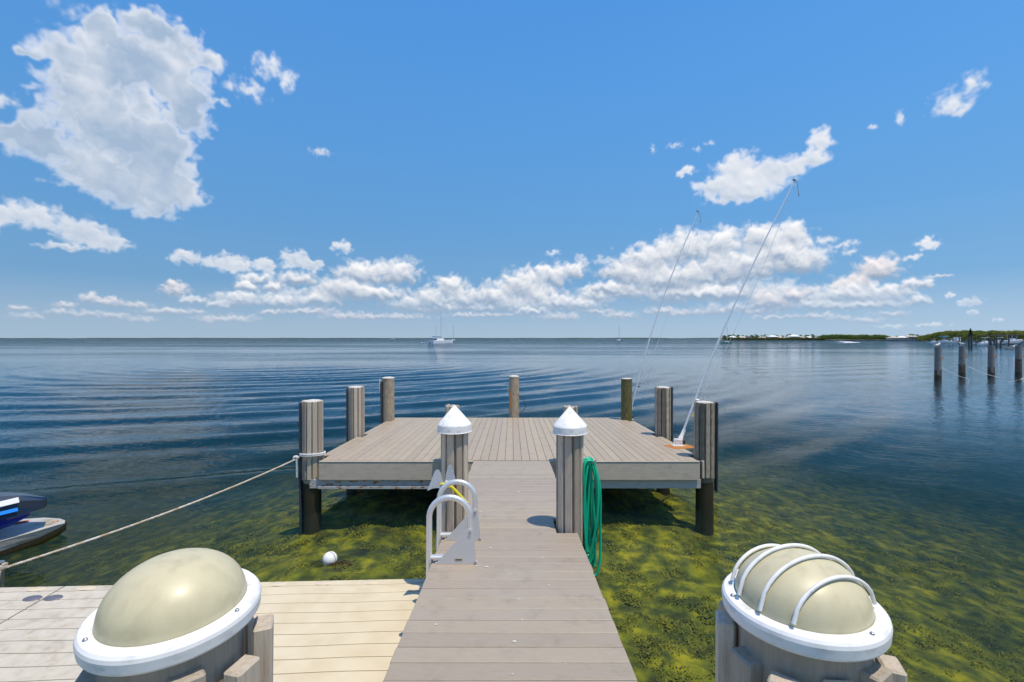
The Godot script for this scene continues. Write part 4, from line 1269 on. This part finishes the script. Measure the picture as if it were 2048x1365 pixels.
func sail_boat(label: String, x: float, d: float, length: float, mast: float, yaw: float, hull_mat: Material, group := "sailing boats at anchor") -> Node3D:
	var o := thing("sailing_boat", label, "boat", Vector3(x, 0, -d), group)
	o.rotation.y = yaw
	var L := length
	hull([[-L * 0.5, L * 0.11, L * 0.09, L * 0.10, 0.02, -0.2], [-L * 0.2, L * 0.15, L * 0.12, L * 0.095, 0.0, -0.4], [L * 0.2, L * 0.125, L * 0.09, L * 0.105, 0.0, -0.4], [L * 0.42, L * 0.05, L * 0.03, L * 0.12, 0.1, -0.2], [L * 0.5, L * 0.008, L * 0.004, L * 0.125, L * 0.09, L * 0.07]], hull_mat, "hull", o)
	put("cabin", box(Vector3(L * 0.34, L * 0.07, L * 0.16), L * 0.015), M.boat_white, o, Vector3(0, L * 0.13, 0))
	put("cabin_window", box(Vector3(L * 0.22, L * 0.022, L * 0.165), 0.01), M.boat_dark, o, Vector3(0, L * 0.14, 0))
	put("mast", rod([Vector3(L * 0.08, L * 0.1, 0), Vector3(L * 0.08, mast, 0)], [0.20, 0.14] if d > 400.0 else [0.12, 0.08], 8), M.mast, o)
	put("boom", rod([Vector3(L * 0.08, L * 0.26, 0), Vector3(-L * 0.34, L * 0.27, 0)], 0.14, 8), M.sail_cover, o)
	for s in [[L * 0.49, L * 0.12], [-L * 0.49, L * 0.1]]:
		put("stay", rod([Vector3(s[0], s[1], 0), Vector3(L * 0.08, mast * 0.97, 0)], 0.02, 4), M.mast, o)
	return o

func motor_boat(label: String, x: float, d: float, length: float, yaw: float, top := true, group := "motor boats at the marina", m: Material = null) -> Node3D:
	var o := thing("motor_boat", label, "boat", Vector3(x, 0, -d), group)
	o.rotation.y = yaw
	var L := length
	hull([[-L * 0.5, L * 0.15, L * 0.13, L * 0.10, 0.0, -0.2], [0.0, L * 0.16, L * 0.13, L * 0.115, 0.0, -0.3], [L * 0.32, L * 0.10, L * 0.06, L * 0.14, 0.05, -0.2], [L * 0.5, L * 0.01, L * 0.005, L * 0.16, L * 0.12, L * 0.09]], m if m else M.boat_white, "hull", o)
	put("console", box(Vector3(L * 0.18, L * 0.10, L * 0.14), 0.03), M.boat_white, o, Vector3(-L * 0.02, L * 0.15, 0))
	put("windscreen", box(Vector3(L * 0.03, L * 0.06, L * 0.15), 0.01), M.boat_dark, o, Vector3(L * 0.085, L * 0.21, 0), Vector3(0, 0, 0.5))
	put("outboard", box(Vector3(L * 0.07, L * 0.12, L * 0.07), 0.03), M.boat_dark, o, Vector3(-L * 0.53, L * 0.11, 0))
	if top:
		put("hardtop", box(Vector3(L * 0.30, L * 0.018, L * 0.24), 0.01), M.boat_white, o, Vector3(-L * 0.02, L * 0.36, 0))
		for sx in [-1, 1]:
			for sz in [-1, 1]:
				put("top_leg", rod([Vector3(-L * 0.02 + sx * L * 0.10, L * 0.1, sz * L * 0.09), Vector3(-L * 0.02 + sx * L * 0.12, L * 0.36, sz * L * 0.1)], L * 0.008, 5), M.mast, o)
	return o

func build_bay() -> void:
	M.boat_white = mat("white gelcoat", lin(0.75, 0.77, 0.79), 0.3)
	M.boat_dark = mat("tinted glass", lin(0.02, 0.025, 0.035), 0.15)
	M.mast = mat("mast", lin(0.42, 0.44, 0.46), 0.4)
	M.sail_cover = mat("sail cover", lin(0.10, 0.16, 0.30), 0.8)
	var green := mat("green hull", lin(0.03, 0.22, 0.17), 0.4)
	# catamaran
	var d := 262.0
	var o := thing("catamaran", "big white catamaran at anchor with a tall mast", "boat", Vector3(at_px(880, d), 0, -d))
	o.rotation.y = 0.62
	for s in [-3.1, 0.0, 3.1]:
		var h := hull([[-5.8, 0.75, 0.6, 1.5, 0.0, -0.4], [0.0, 0.9, 0.7, 1.6, 0.0, -0.6], [4.2, 0.6, 0.35, 1.75, 0.1, -0.4], [6.2, 0.05, 0.03, 1.9, 0.5, 0.2]], M.boat_white, "hull", o)
		h.position.z = s
		h.scale = Vector3(1, 1, 1) if s != 0.0 else Vector3(0.96, 1.1, 1.1)
	put("bridge_deck", box(Vector3(7.0, 0.5, 6.4), 0.1), M.boat_white, o, Vector3(-1.2, 1.45, 0))
	put("cabin", box(Vector3(4.4, 1.0, 4.6), 0.25), M.boat_white, o, Vector3(-0.8, 2.2, 0))
	put("cabin_window", box(Vector3(4.45, 0.35, 4.2), 0.05), M.boat_dark, o, Vector3(-0.8, 2.3, 0))
	put("awning", box(Vector3(2.8, 0.12, 4.2), 0.04), mat("blue awning", lin(0.05, 0.16, 0.42), 0.8), o, Vector3(-4.2, 2.9, 0))
	put("mast", rod([Vector3(0.6, 1.6, 0), Vector3(0.6, 17.4, 0)], [0.16, 0.10], 8), M.mast, o)
	put("boom", rod([Vector3(0.6, 3.6, 0), Vector3(-4.6, 3.8, 0)], 0.22, 8), M.sail_cover, o)
	put("stay", rod([Vector3(6.0, 1.9, 0), Vector3(0.6, 16.4, 0)], 0.03, 4), M.mast, o)
	o = motor_boat("tiny white dinghy trailing behind the catamaran", at_px(845, 268.0), 268.0, 3.2, 0.1, false, "small craft out in the bay")
	sail_boat("distant sailing boat whose mast stands just beside the catamaran's bow", at_px(906, 540.0), 540.0, 10.0, 18.5, 1.2, M.boat_white)
	sail_boat("distant sailing boat whose mast shows over the catamaran's stern", at_px(871, 560.0), 560.0, 10.0, 19.0, 1.0, M.boat_white)
	sail_boat("lone white sailing boat anchored far out in the open bay", at_px(1238, 500.0), 500.0, 10.0, 16.5, 1.0, M.boat_white)
	sail_boat("green-hulled sailing boat anchored off the white houses", at_px(1453, 262.0), 262.0, 6.6, 9.2, 0.15, green)
	motor_boat("white motor boat running along the distant horizon", at_px(785, 1250.0), 1250.0, 15.0, 0.0, true, "small craft out in the bay")
	o = motor_boat("white speedboat throwing up a foaming wake", at_px(1679, 330.0), 330.0, 5.0, 3.05, false, "small craft out in the bay")
	var foam := begin()
	foam.set_smooth_group(0)
	var crest := []
	for i in 15:
		var t := i / 14.0
		var h := 0.75 * (1.0 - t) * rng.randf_range(0.6, 1.2) + 0.10
		var half := 0.5 + 1.8 * t
		crest.append([Vector3(1.2 + t * 12.0, -0.05, half), Vector3(1.2 + t * 12.0, h, half * 0.5), Vector3(1.2 + t * 12.0, h * 0.6, 0.0), Vector3(1.2 + t * 12.0, h, -half * 0.5), Vector3(1.2 + t * 12.0, -0.05, -half)])
	skin(foam, crest, false, 0, false)
	var fo := put("wake_foam", done(foam), mat("foam", lin(0.8, 0.82, 0.84), 0.9), o)
	fo.rotation.y = -3.05
	fo.set_meta("kind", "stuff")
	# four grey mooring piles standing in the water, two with a gull
	var grey := relief(textured("bleached pile", noise_tex(512, 0.02, 5, [[0.0, lin(0.05, 0.045, 0.04)], [0.4, lin(0.17, 0.165, 0.155)], [1.0, lin(0.33, 0.33, 0.32)]], 151, 0.0, FastNoiseLite.TYPE_SIMPLEX_SMOOTH, FastNoiseLite.FRACTAL_FBM, 0.7), Vector3(3, 0.2, 3), 0.85), M.fuzz, 0.3)
	var stain := textured("stained wood", noise_tex(256, 0.03, 5, [[0.0, lin(0.03, 0.02, 0.012)], [0.5, lin(0.10, 0.07, 0.045)], [1.0, lin(0.20, 0.16, 0.12)]], 153), Vector3(3, 0.3, 3), 0.8)
	var spots := [[1877.0, 34.0, "grey mooring pile with a gull, standing at the end of the row"], [1925.0, 36.6, "grey mooring pile with a gull, second in the row"], [1983.5, 36.5, "bare grey mooring pile with a slack rope crossing its foot"], [2038.0, 37.9, "bare grey mooring pile with a dark stained lower half"]]
	for k in 4:
		var s: Array = spots[k]
		var dd: float = s[1]
		var x := at_px(s[0], dd)
		o = thing("mooring_pile", s[2], "pile", Vector3(x, -3.0, -dd), "row of mooring piles")
		put("pile", pile_mesh(0.205, 5.22 + 0.03 * k), grey, o)
		put("stained_foot", pile_mesh(0.211, 3.0 + [0.6, 0.85, 0.65, 1.2][k]), stain, o)
		put("wet_foot", pile_mesh(0.22, 3.22), M.slime, o)
		put("ring_bolt", rod(ring(Vector3(0.25, 4.45, 0.1), Vector3.RIGHT, Vector3.UP, 0.07, 10), 0.025, 5, true), M.rust, o)
		if k < 2: gull(Vector3(x, 2.22 + 0.03 * k, -dd), [0.3, 2.8][k], ["pale gull standing on the end pile of the row", "dark-winged gull standing on the second pile of the row"][k], k)
	var lines := [[Vector3(at_px(1883, 34.0), 0.75, -33.9), Vector3(at_px(1941, 33.2), 0.0, -33.2), "slack rope drooping from the end pile into the water"], [Vector3(at_px(1935, 36.6), 0.70, -36.5), Vector3(at_px(2006, 34.0), 0.0, -34.0), "slack rope drooping from the second pile into the water"], [Vector3(at_px(2060, 35.0), 0.15, -35.0), Vector3(at_px(2012, 31.5), 0.0, -31.3), "slack rope lying half sunk by the stained pile"]]
	for l in lines:
		o = put("slack_rope", rod(sag(l[0], l[1], 0.10, 14), 0.014, 6), M.rope_white)
		tag(o, l[2], "rope", "ropes on the mooring piles")

func gull(at: Vector3, yaw: float, label: String, k: int) -> void:
	# one body: lofted from bill to tail
	var o := thing("gull", label, "bird", at, "gulls on the mooring piles")
	o.rotation.y = yaw
	var st := begin()
	var path := [Vector3(0.245, 0.265, 0), Vector3(0.205, 0.272, 0), Vector3(0.19, 0.285, 0), Vector3(0.155, 0.29, 0), Vector3(0.125, 0.26, 0), Vector3(0.09, 0.21, 0), Vector3(0.02, 0.175, 0), Vector3(-0.08, 0.165, 0), Vector3(-0.17, 0.155, 0), Vector3(-0.27, 0.145, 0)]
	var rad := [0.004, 0.012, 0.036, 0.044, 0.038, 0.058, 0.085, 0.075, 0.042, 0.012]
	tube(st, path, rad, 12)
	put("body", done(st), mat("white feathers", lin(0.68, 0.68, 0.67), 0.8), o)
	for s in [-1.0, 1.0]:
		var w := begin()
		plate(w, [Vector2(0.08, 0.20), Vector2(0.03, 0.225), Vector2(-0.10, 0.20), Vector2(-0.32, 0.135), Vector2(-0.12, 0.135), Vector2(0.03, 0.15)], 0.018, Transform3D(Basis(Vector3.RIGHT, s * 0.15), Vector3(0, 0, s * 0.08)))
		put("wing", done(w), mat("grey wing", lin(0.16, 0.165, 0.175) if k == 1 else lin(0.32, 0.325, 0.33), 0.8), o)
		put("leg", rod([Vector3(-0.01, 0.11, s * 0.03), Vector3(0.0, 0.05, s * 0.03), Vector3(0.01, 0.0, s * 0.03), Vector3(0.05, 0.004, s * 0.035)], 0.007, 5), mat("yellow legs", lin(0.45, 0.30, 0.05), 0.7), o)

func leaf_clump(seed_: int) -> ArrayMesh:
	# a ragged ball of leaf-sized faces
	var r2 := RandomNumberGenerator.new()
	r2.seed = seed_
	var st := begin()
	st.set_smooth_group(-1)
	for i in 46:
		var dir := Vector3(r2.randfn(), r2.randfn() * 0.8, r2.randfn()).normalized()
		var p := dir * r2.randf_range(0.45, 1.0)
		var a := dir.cross(Vector3(r2.randfn(), r2.randfn(), r2.randfn())).normalized() * r2.randf_range(0.2, 0.42)
		var b := dir.lerp(Vector3(r2.randfn(), 1.0, r2.randfn()), 0.4).cross(a).normalized() * r2.randf_range(0.2, 0.4)
		st.add_vertex(p - a); st.add_vertex(p + b); st.add_vertex(p + a)
	return done(st)

func wood_mass(called: String, label: String, spots: Array, cols: Array, kind := "stuff") -> void:
	var mm := MultiMesh.new()
	mm.transform_format = MultiMesh.TRANSFORM_3D
	mm.use_colors = true
	mm.mesh = M.clump
	mm.instance_count = spots.size()
	for i in spots.size():
		mm.set_instance_transform(i, spots[i])
		mm.set_instance_color(i, cols[i])
	var o := MultiMeshInstance3D.new()
	o.name = numbered(called)
	o.multimesh = mm
	o.material_override = M.leaf
	tag(o, label, "trees", "", kind)
	add_child(o)

func palm(x: float, d: float, h: float, label: String, group: String) -> void:
	var o := thing("palm_tree", label, "tree", Vector3(x, 0.6, -d), group)
	var bow := rng.randf_range(-0.8, 0.8)
	put("trunk", rod([Vector3.ZERO, Vector3(bow * 0.3, h * 0.4, 0), Vector3(bow, h, 0)], [0.26, 0.18, 0.14], 6), M.trunk, o)
	var st := begin()
	st.set_smooth_group(-1)
	for i in 13:
		var a := TAU * i / 13 + rng.randf() * 0.3
		var dir := Vector3(cos(a), 0, sin(a))
		var side := Vector3(-sin(a), 0, cos(a))
		var p := Vector3(bow, h, 0)
		var l := rng.randf_range(1.7, 2.6)
		var rise := rng.randf_range(0.2, 0.9)
		var prev := [p - side * 0.1, p + side * 0.1]
		for k in 4:
			var t := (k + 1) / 4.0
			var c := p + dir * l * t + Vector3(0, rise * t - 2.1 * t * t, 0)
			var w: float = 0.42 * sin(PI * (0.15 + 0.8 * t)) + 0.05
			var now := [c - side * w + Vector3(0, -0.15, 0), c + side * w + Vector3(0, -0.15, 0)]
			quad(st, prev[0], now[0], now[1], prev[1])
			prev = now
	put("crown", done(st), M.frond, o)

func house(x: float, d: float, w: float, h: float, roof: Material, wall: Material, label: String) -> void:
	var o := thing("house", label, "house", Vector3(x, 0.7, -d), "houses on the far shore")
	put("wall", box(Vector3(w, h, 9.0), 0.05), wall, o, Vector3(0, h / 2, 0))
	var st := begin()
	st.set_smooth_group(-1)
	var e := 0.8; var rh := w * 0.20
	var a := Vector3(-w / 2 - e, h, 5.3); var b := Vector3(w / 2 + e, h, 5.3); var c := Vector3(w / 2 + e, h, -5.3); var dd := Vector3(-w / 2 - e, h, -5.3)
	var r0 := Vector3(-w * 0.22, h + rh, 0); var r1 := Vector3(w * 0.22, h + rh, 0)
	two(st, a, b, r1, r0, Vector3(0, 1, 1)); two(st, c, dd, r0, r1, Vector3(0, 1, -1))
	tri_out(st, b, c, r1, Vector3(1, 1, 0)); tri_out(st, dd, a, r0, Vector3(-1, 1, 0))
	two(st, a, b, c, dd, Vector3(0, -1, 0))
	put("roof", done(st), roof, o)
	var n := int(w / 3.2)
	for i in n:
		put("window", box(Vector3(1.5, 1.3, 0.12), 0.02), M.boat_dark, o, Vector3(-w / 2 + (i + 0.5) * w / n, h * 0.52, 4.53))

func build_far_shore() -> void:
	M.clump = leaf_clump(3)
	M.leaf = mat("leaves", Color.WHITE, 0.8)
	M.leaf.vertex_color_use_as_albedo = true
	M.leaf.backlight_enabled = true
	M.leaf.backlight = Color(0.35, 0.35, 0.35)
	M.trunk = mat("bark", lin(0.16, 0.14, 0.12), 0.9)
	M.frond = mat("palm fronds", lin(0.045, 0.075, 0.02), 0.7)
	var soil := textured("shore soil", noise_tex(256, 0.04, 4, [[0.0, lin(0.08, 0.07, 0.04)], [0.5, lin(0.15, 0.14, 0.08)], [1.0, lin(0.30, 0.28, 0.22)]], 161), Vector3(0.1, 0.1, 0.1), 0.95)
	# the thin line of keys on the horizon
	var st := begin()
	var rings := []
	for i in 121:
		var x := -9000.0 + i * 150.0
		var h := 8.0 + 4.0 * bedn.get_noise_1d(i * 0.31) + 2.5 * bedn.get_noise_1d(i * 2.3)
		if x < -5200.0: h -= 2.0
		var dd := 5600.0 + 500.0 * bedn.get_noise_1d(i * 0.1 + 30.0)
		rings.append([Vector3(x, -1, -dd + 60), Vector3(x, h * 0.8, -dd + 45), Vector3(x, h, -dd), Vector3(x, h * 0.7, -dd - 60), Vector3(x, -1, -dd - 80)])
	skin(st, rings, false, 0, false)
	var far := put("distant_shore", done(st), textured("distant mangrove", noise_tex(256, 0.05, 4, [[0.0, lin(0.035, 0.06, 0.04)], [1.0, lin(0.08, 0.12, 0.07)]], 163), Vector3(0.01, 0.01, 0.01), 0.95))
	far.set_meta("kind", "structure")
	far.set_meta("label", "thin dark green line of low land along the horizon")
	# land under the houses and the wood
	st = begin()
	rings = []
	for i in 41:
		var t := i / 40.0
		var px := 1440.0 + t * 1400.0
		var dd := lerpf(740.0, 640.0, smoothstep(0.0, 0.3, t)) - 330.0 * smoothstep(0.30, 0.62, t)
		var x := at_px(px, dd)
		var w := 10.0 + 160.0 * smoothstep(0.0, 0.04, t)
		rings.append([Vector3(x, -1.0, -dd), Vector3(x, 0.7, -dd - 1.5), Vector3(x * (1.0 + w / dd), 1.2, -dd - w), Vector3(x * (1.0 + w / dd), -1.0, -dd - w - 5)])
	skin(st, rings, false, 0, false)
	var land := put("shore", done(st), soil)
	land.set_meta("kind", "structure")
	land.set_meta("label", "low shore with houses and mangroves across the water")
	# woods: mangrove between the houses and the marina, and the higher wood behind the boats
	var A := []; var AC := []; var B := []; var BC := []; var G := []; var GC := []
	for i in 5200:
		var px := rng.randf_range(1636.0, 1850.0)
		var dd := 655.0 - 60.0 * smoothstep(1740.0, 1850.0, px) + rng.randf_range(0.0, 45.0)
		var top := 7.2 + 1.6 * bedn.get_noise_1d(px * 0.03) - 2.6 * smoothstep(1745.0, 1800.0, px)
		top *= smoothstep(1628.0, 1652.0, px) * 0.6 + 0.4
		var s := rng.randf_range(0.9, 1.9)
		A.append(Transform3D(Basis(Vector3.UP, rng.randf() * TAU).scaled(Vector3(s, s * 0.85, s)), Vector3(at_px(px, dd), rng.randf_range(0.3, 1.0) * top, -dd)))
		AC.append(Color(0.08, 0.155, 0.025).lerp(Color(0.17, 0.24, 0.035), rng.randf()))
	for i in 15000:
		var px := rng.randf_range(1838.0, 2420.0)
		var dd := lerpf(520.0, 330.0, smoothstep(1838.0, 2100.0, px)) + rng.randf_range(0.0, 70.0)
		var grow := smoothstep(1836.0, 1905.0, px)
		var top := (4.0 + 4.6 * grow + 0.9 * bedn.get_noise_1d(px * 0.05)) * (0.8 + (dd - 330.0) / 500.0)
		var s := rng.randf_range(0.7, 1.5)
		B.append(Transform3D(Basis(Vector3.UP, rng.randf() * TAU).scaled(Vector3(s, s * 0.85, s)), Vector3(at_px(px, dd), 0.6 + pow(rng.randf(), 0.7) * top, -dd)))
		var c := Color(0.11, 0.16, 0.02).lerp(Color(0.26, 0.27, 0.04), rng.randf())
		if px > 2010.0 and rng.randf() < 0.25: c = Color(0.38, 0.29, 0.02)
		BC.append(c)
	for i in 5600:
		var px := rng.randf_range(1446.0, 1650.0)
		var dd := 676.0 + rng.randf_range(0.0, 60.0)
		var s := rng.randf_range(0.7, 1.6)
		var low := 0.4 + 0.6 * clampf(bedn.get_noise_1d(px * 0.09) + 0.5, 0.0, 1.0)
		G.append(Transform3D(Basis(Vector3.UP, rng.randf() * TAU).scaled(Vector3(s, s * 0.8, s)), Vector3(at_px(px, dd), 0.8 + rng.randf() * (7.5 if dd > 695.0 else 4.0) * low, -dd)))
		GC.append(Color(0.05, 0.09, 0.018).lerp(Color(0.12, 0.15, 0.035), rng.randf()))
	wood_mass("mangrove_wood", "dense green mangrove wood between the houses and the marina", A, AC)
	wood_mass("shore_wood", "yellow-green wood rising behind the marina boats", B, BC)
	wood_mass("garden_greenery", "garden shrubs and trees round the white houses", G, GC)
	# tall dark pine standing over the wood
	var o := thing("pine_tree", "tall dark pine standing above the wood behind the marina", "tree", Vector3(at_px(1942, 430.0), 0.6, -430.0))
	put("trunk", rod([Vector3.ZERO, Vector3(0, 10.8, 0)], [0.3, 0.06], 6), M.trunk, o)
	var cr := begin()
	cr.set_smooth_group(-1)
	for i in 700:
		var t := pow(rng.randf(), 1.3)
		var p := Vector3(rng.randfn(), 0, rng.randfn()).normalized() * rng.randf() * (2.3 - 2.0 * t) + Vector3(0, 4.0 + t * 7.0, 0)
		var q := Vector3(rng.randfn(), rng.randfn(), rng.randfn()).normalized() * 0.6
		var s := q.cross(Vector3.UP).normalized() * 0.35
		cr.add_vertex(p - s); cr.add_vertex(p + q); cr.add_vertex(p + s)
	put("crown", done(cr), mat("pine needles", lin(0.03, 0.07, 0.04), 0.85), o)
	# houses
	var roofs := [mat("white roof", lin(0.74, 0.74, 0.73), 0.7), mat("pale tan roof", lin(0.50, 0.43, 0.35), 0.8), mat("grey roof", lin(0.30, 0.31, 0.33), 0.8), mat("dark roof", lin(0.08, 0.08, 0.09), 0.8)]
	var walls := [mat("white wall", lin(0.42, 0.41, 0.38), 0.8), mat("cream wall", lin(0.34, 0.29, 0.21), 0.8), mat("blue grey wall", lin(0.30, 0.37, 0.42), 0.8)]
	var hs := [[1465.0, 11.0, 3.2, 0, 0, "white-roofed house at the tip of the far shore"], [1484.0, 13.0, 2.8, 1, 0, "long tan-roofed house next to the tip of the far shore"], [1497.0, 10.0, 3.2, 3, 1, "dark-roofed cream house among the far gardens"], [1523.0, 9.0, 3.0, 1, 1, "small tan-roofed cream house among the far gardens"], [1546.0, 12.0, 4.2, 0, 0, "tall white house near the middle of the far gardens"], [1560.0, 11.0, 2.8, 1, 0, "low tan-roofed white house next to the tall one"], [1575.0, 8.0, 3.4, 2, 2, "grey-roofed blue house among the far gardens"], [1588.0, 13.0, 4.8, 0, 0, "largest white-roofed house on the far shore"], [1603.0, 9.0, 3.2, 1, 1, "tan-roofed cream house beside the largest white one"], [1618.0, 11.0, 2.8, 0, 2, "white-roofed blue house nearing the mangroves"], [1633.0, 9.0, 2.8, 2, 0, "grey-roofed white house at the edge of the mangroves"]]
	for h in hs: house(at_px(h[0], 690.0), 690.0, h[1], h[2], roofs[h[3]], walls[h[4]], h[5])
	for h in [[1787.0, 12.0, 2.6, 1, 0, "low tan-roofed house past the mangroves"], [1803.0, 11.0, 3.0, 0, 0, "white-roofed house past the mangroves"], [1819.0, 12.0, 4.0, 1, 0, "tan-roofed white house nearest the marina"]]:
		house(at_px(h[0], 590.0), 590.0, h[1] * 0.85, h[2], roofs[h[3]], walls[h[4]], h[5])
	for p in [1460.0, 1468.0, 1478.0, 1510.0, 1528.0, 1531.0, 1553.0, 1576.0, 1580.0, 1601.0, 1610.0, 1625.0, 1648.0, 1822.0, 1826.0, 1834.0]:
		palm(at_px(p, 705.0 if p < 1700.0 else 560.0), 705.0 if p < 1700.0 else 560.0, rng.randf_range(6.0, 9.0), "slender palm rising over the far gardens", "palms on the far shore")
	build_marina()

func jetty(label: String, x0: float, x1: float, d: float, y: float) -> void:
	var o := thing("jetty", label, "jetty", Vector3((x0 + x1) / 2, 0, -d), "marina jetties")
	var w := x1 - x0
	put("deck", box(Vector3(w, 0.3, 2.4), 0.03), M.pile, o, Vector3(0, y, 0))
	var n := int(w / 3.0) + 1
	for i in n:
		for s in [-1.1, 1.1]:
			put("leg", rod([Vector3(-w / 2 + 0.3 + i * (w - 0.6) / maxi(n - 1, 1), -2, s), Vector3(-w / 2 + 0.3 + i * (w - 0.6) / maxi(n - 1, 1), y + 0.9, s)], 0.16, 6), M.dark_wood, o)

func boat_lift(label: String, x: float, d: float) -> void:
	var o := thing("boat_lift", label, "boat lift", Vector3(x, 0, -d), "boat lifts in the marina")
	for s in [[-3, -2], [-3, 2], [3, -2], [3, 2]]:
		put("leg", rod([Vector3(s[0], -2, s[1]), Vector3(s[0], 4.0, s[1])], 0.2, 7), M.dark_wood, o)
	for s in [-2, 2]:
		put("top_beam", box(Vector3(6.8, 0.22, 0.25), 0.03), M.dark_wood, o, Vector3(0, 4.0, s))

func build_marina() -> void:
	M.dark_wood = mat("dark wet timber", lin(0.07, 0.07, 0.07), 0.8)
	var teal := mat("teal awning", lin(0.02, 0.17, 0.24), 0.6)
	jetty("low dark jetty on the marina's outer side", at_px(1862, 330.0), at_px(1920, 330.0), 330.0, 0.7)
	jetty("long raised jetty among the marina boats", at_px(2010, 175.0), at_px(2120, 175.0), 175.0, 2.0)
	var o := motor_boat("boat with a teal awning moored at the outer jetty", at_px(1890, 322.0), 322.0, 10.0, 0.0)
	put("awning", box(Vector3(4.6, 0.8, 3.4), 0.2), teal, o, Vector3(-0.6, 4.0, 0))
	motor_boat("low white runabout moored at the outer jetty's tip", at_px(1869, 322.0), 322.0, 6.5, 0.1)
	motor_boat("white day boat moored where the outer jetty meets the shore", at_px(1902, 318.0), 318.0, 7.0, 3.0)
	o = thing("boat_house", "small white box-like boathouse on the outer jetty", "shed", Vector3(at_px(1915, 328.0), 0.85, -328.0))
	put("wall", box(Vector3(2.6, 2.6, 2.6), 0.05), M.boat_white, o, Vector3(0, 1.3, 0))
	put("door", box(Vector3(0.9, 1.9, 0.08), 0.02), M.dark_wood, o, Vector3(0.3, 0.97, 1.32))
	put("roof", box(Vector3(3.0, 0.15, 3.0), 0.04), M.boat_white, o, Vector3(0, 2.68, 0))
	motor_boat("big white cruiser with a flybridge on the marina", at_px(1971, 215.0), 215.0, 9.0, 0.25)
	motor_boat("white open boat in front of the cruiser", at_px(1963, 205.0), 205.0, 6.0, 3.0, false)
	motor_boat("white boat hoisted between dark lift legs", at_px(2026, 160.0), 160.0, 7.5, 0.1).position.y = 1.3
	motor_boat("white hardtop boat beyond the lift", at_px(2000, 190.0), 190.0, 6.5, 0.3).position.y = 0.9
	motor_boat("low grey skiff tied up nearest the mooring piles", at_px(2028, 124.0), 124.0, 5.6, 3.1, false, "motor boats at the marina", mat("grey aluminium hull", lin(0.42, 0.44, 0.43), 0.5))
	boat_lift("dark timber boat lift holding the hoisted white boat", at_px(2024, 160.0), 160.0)
	boat_lift("dark timber boat lift beside the cruiser", at_px(1986, 205.0), 205.0)
	var names := ["dark dolphin pile standing clear of the marina", "dark dolphin pile leaning beside the clear-standing one", "dark slender pile at the outer jetty", "dark pile in front of the cruiser", "dark pile between the cruiser and the lift", "dark pile next to the open boat", "dark pile before the raised jetty", "dark stub pile by the grey skiff", "dark thick pile by the grey skiff's stern"]
	var where := [[1939.0, 133.0, 3.4], [1944.0, 133.0, 3.5], [1919.0, 215.0, 4.6], [1953.0, 205.0, 2.6], [1979.0, 195.0, 3.2], [1983.0, 190.0, 3.0], [1990.0, 170.0, 2.6], [1994.0, 135.0, 1.9], [2002.0, 135.0, 2.1]]
	for i in where.size():
		o = put("dolphin_pile", rod([Vector3(0, -2.5, 0), Vector3(0.05 * (i % 3), where[i][2], 0)], [0.24, 0.22], 8), M.dark_wood, null, Vector3(at_px(where[i][0], where[i][1]), 0, -where[i][1]))
		tag(o, names[i], "pile", "dark piles in the marina")
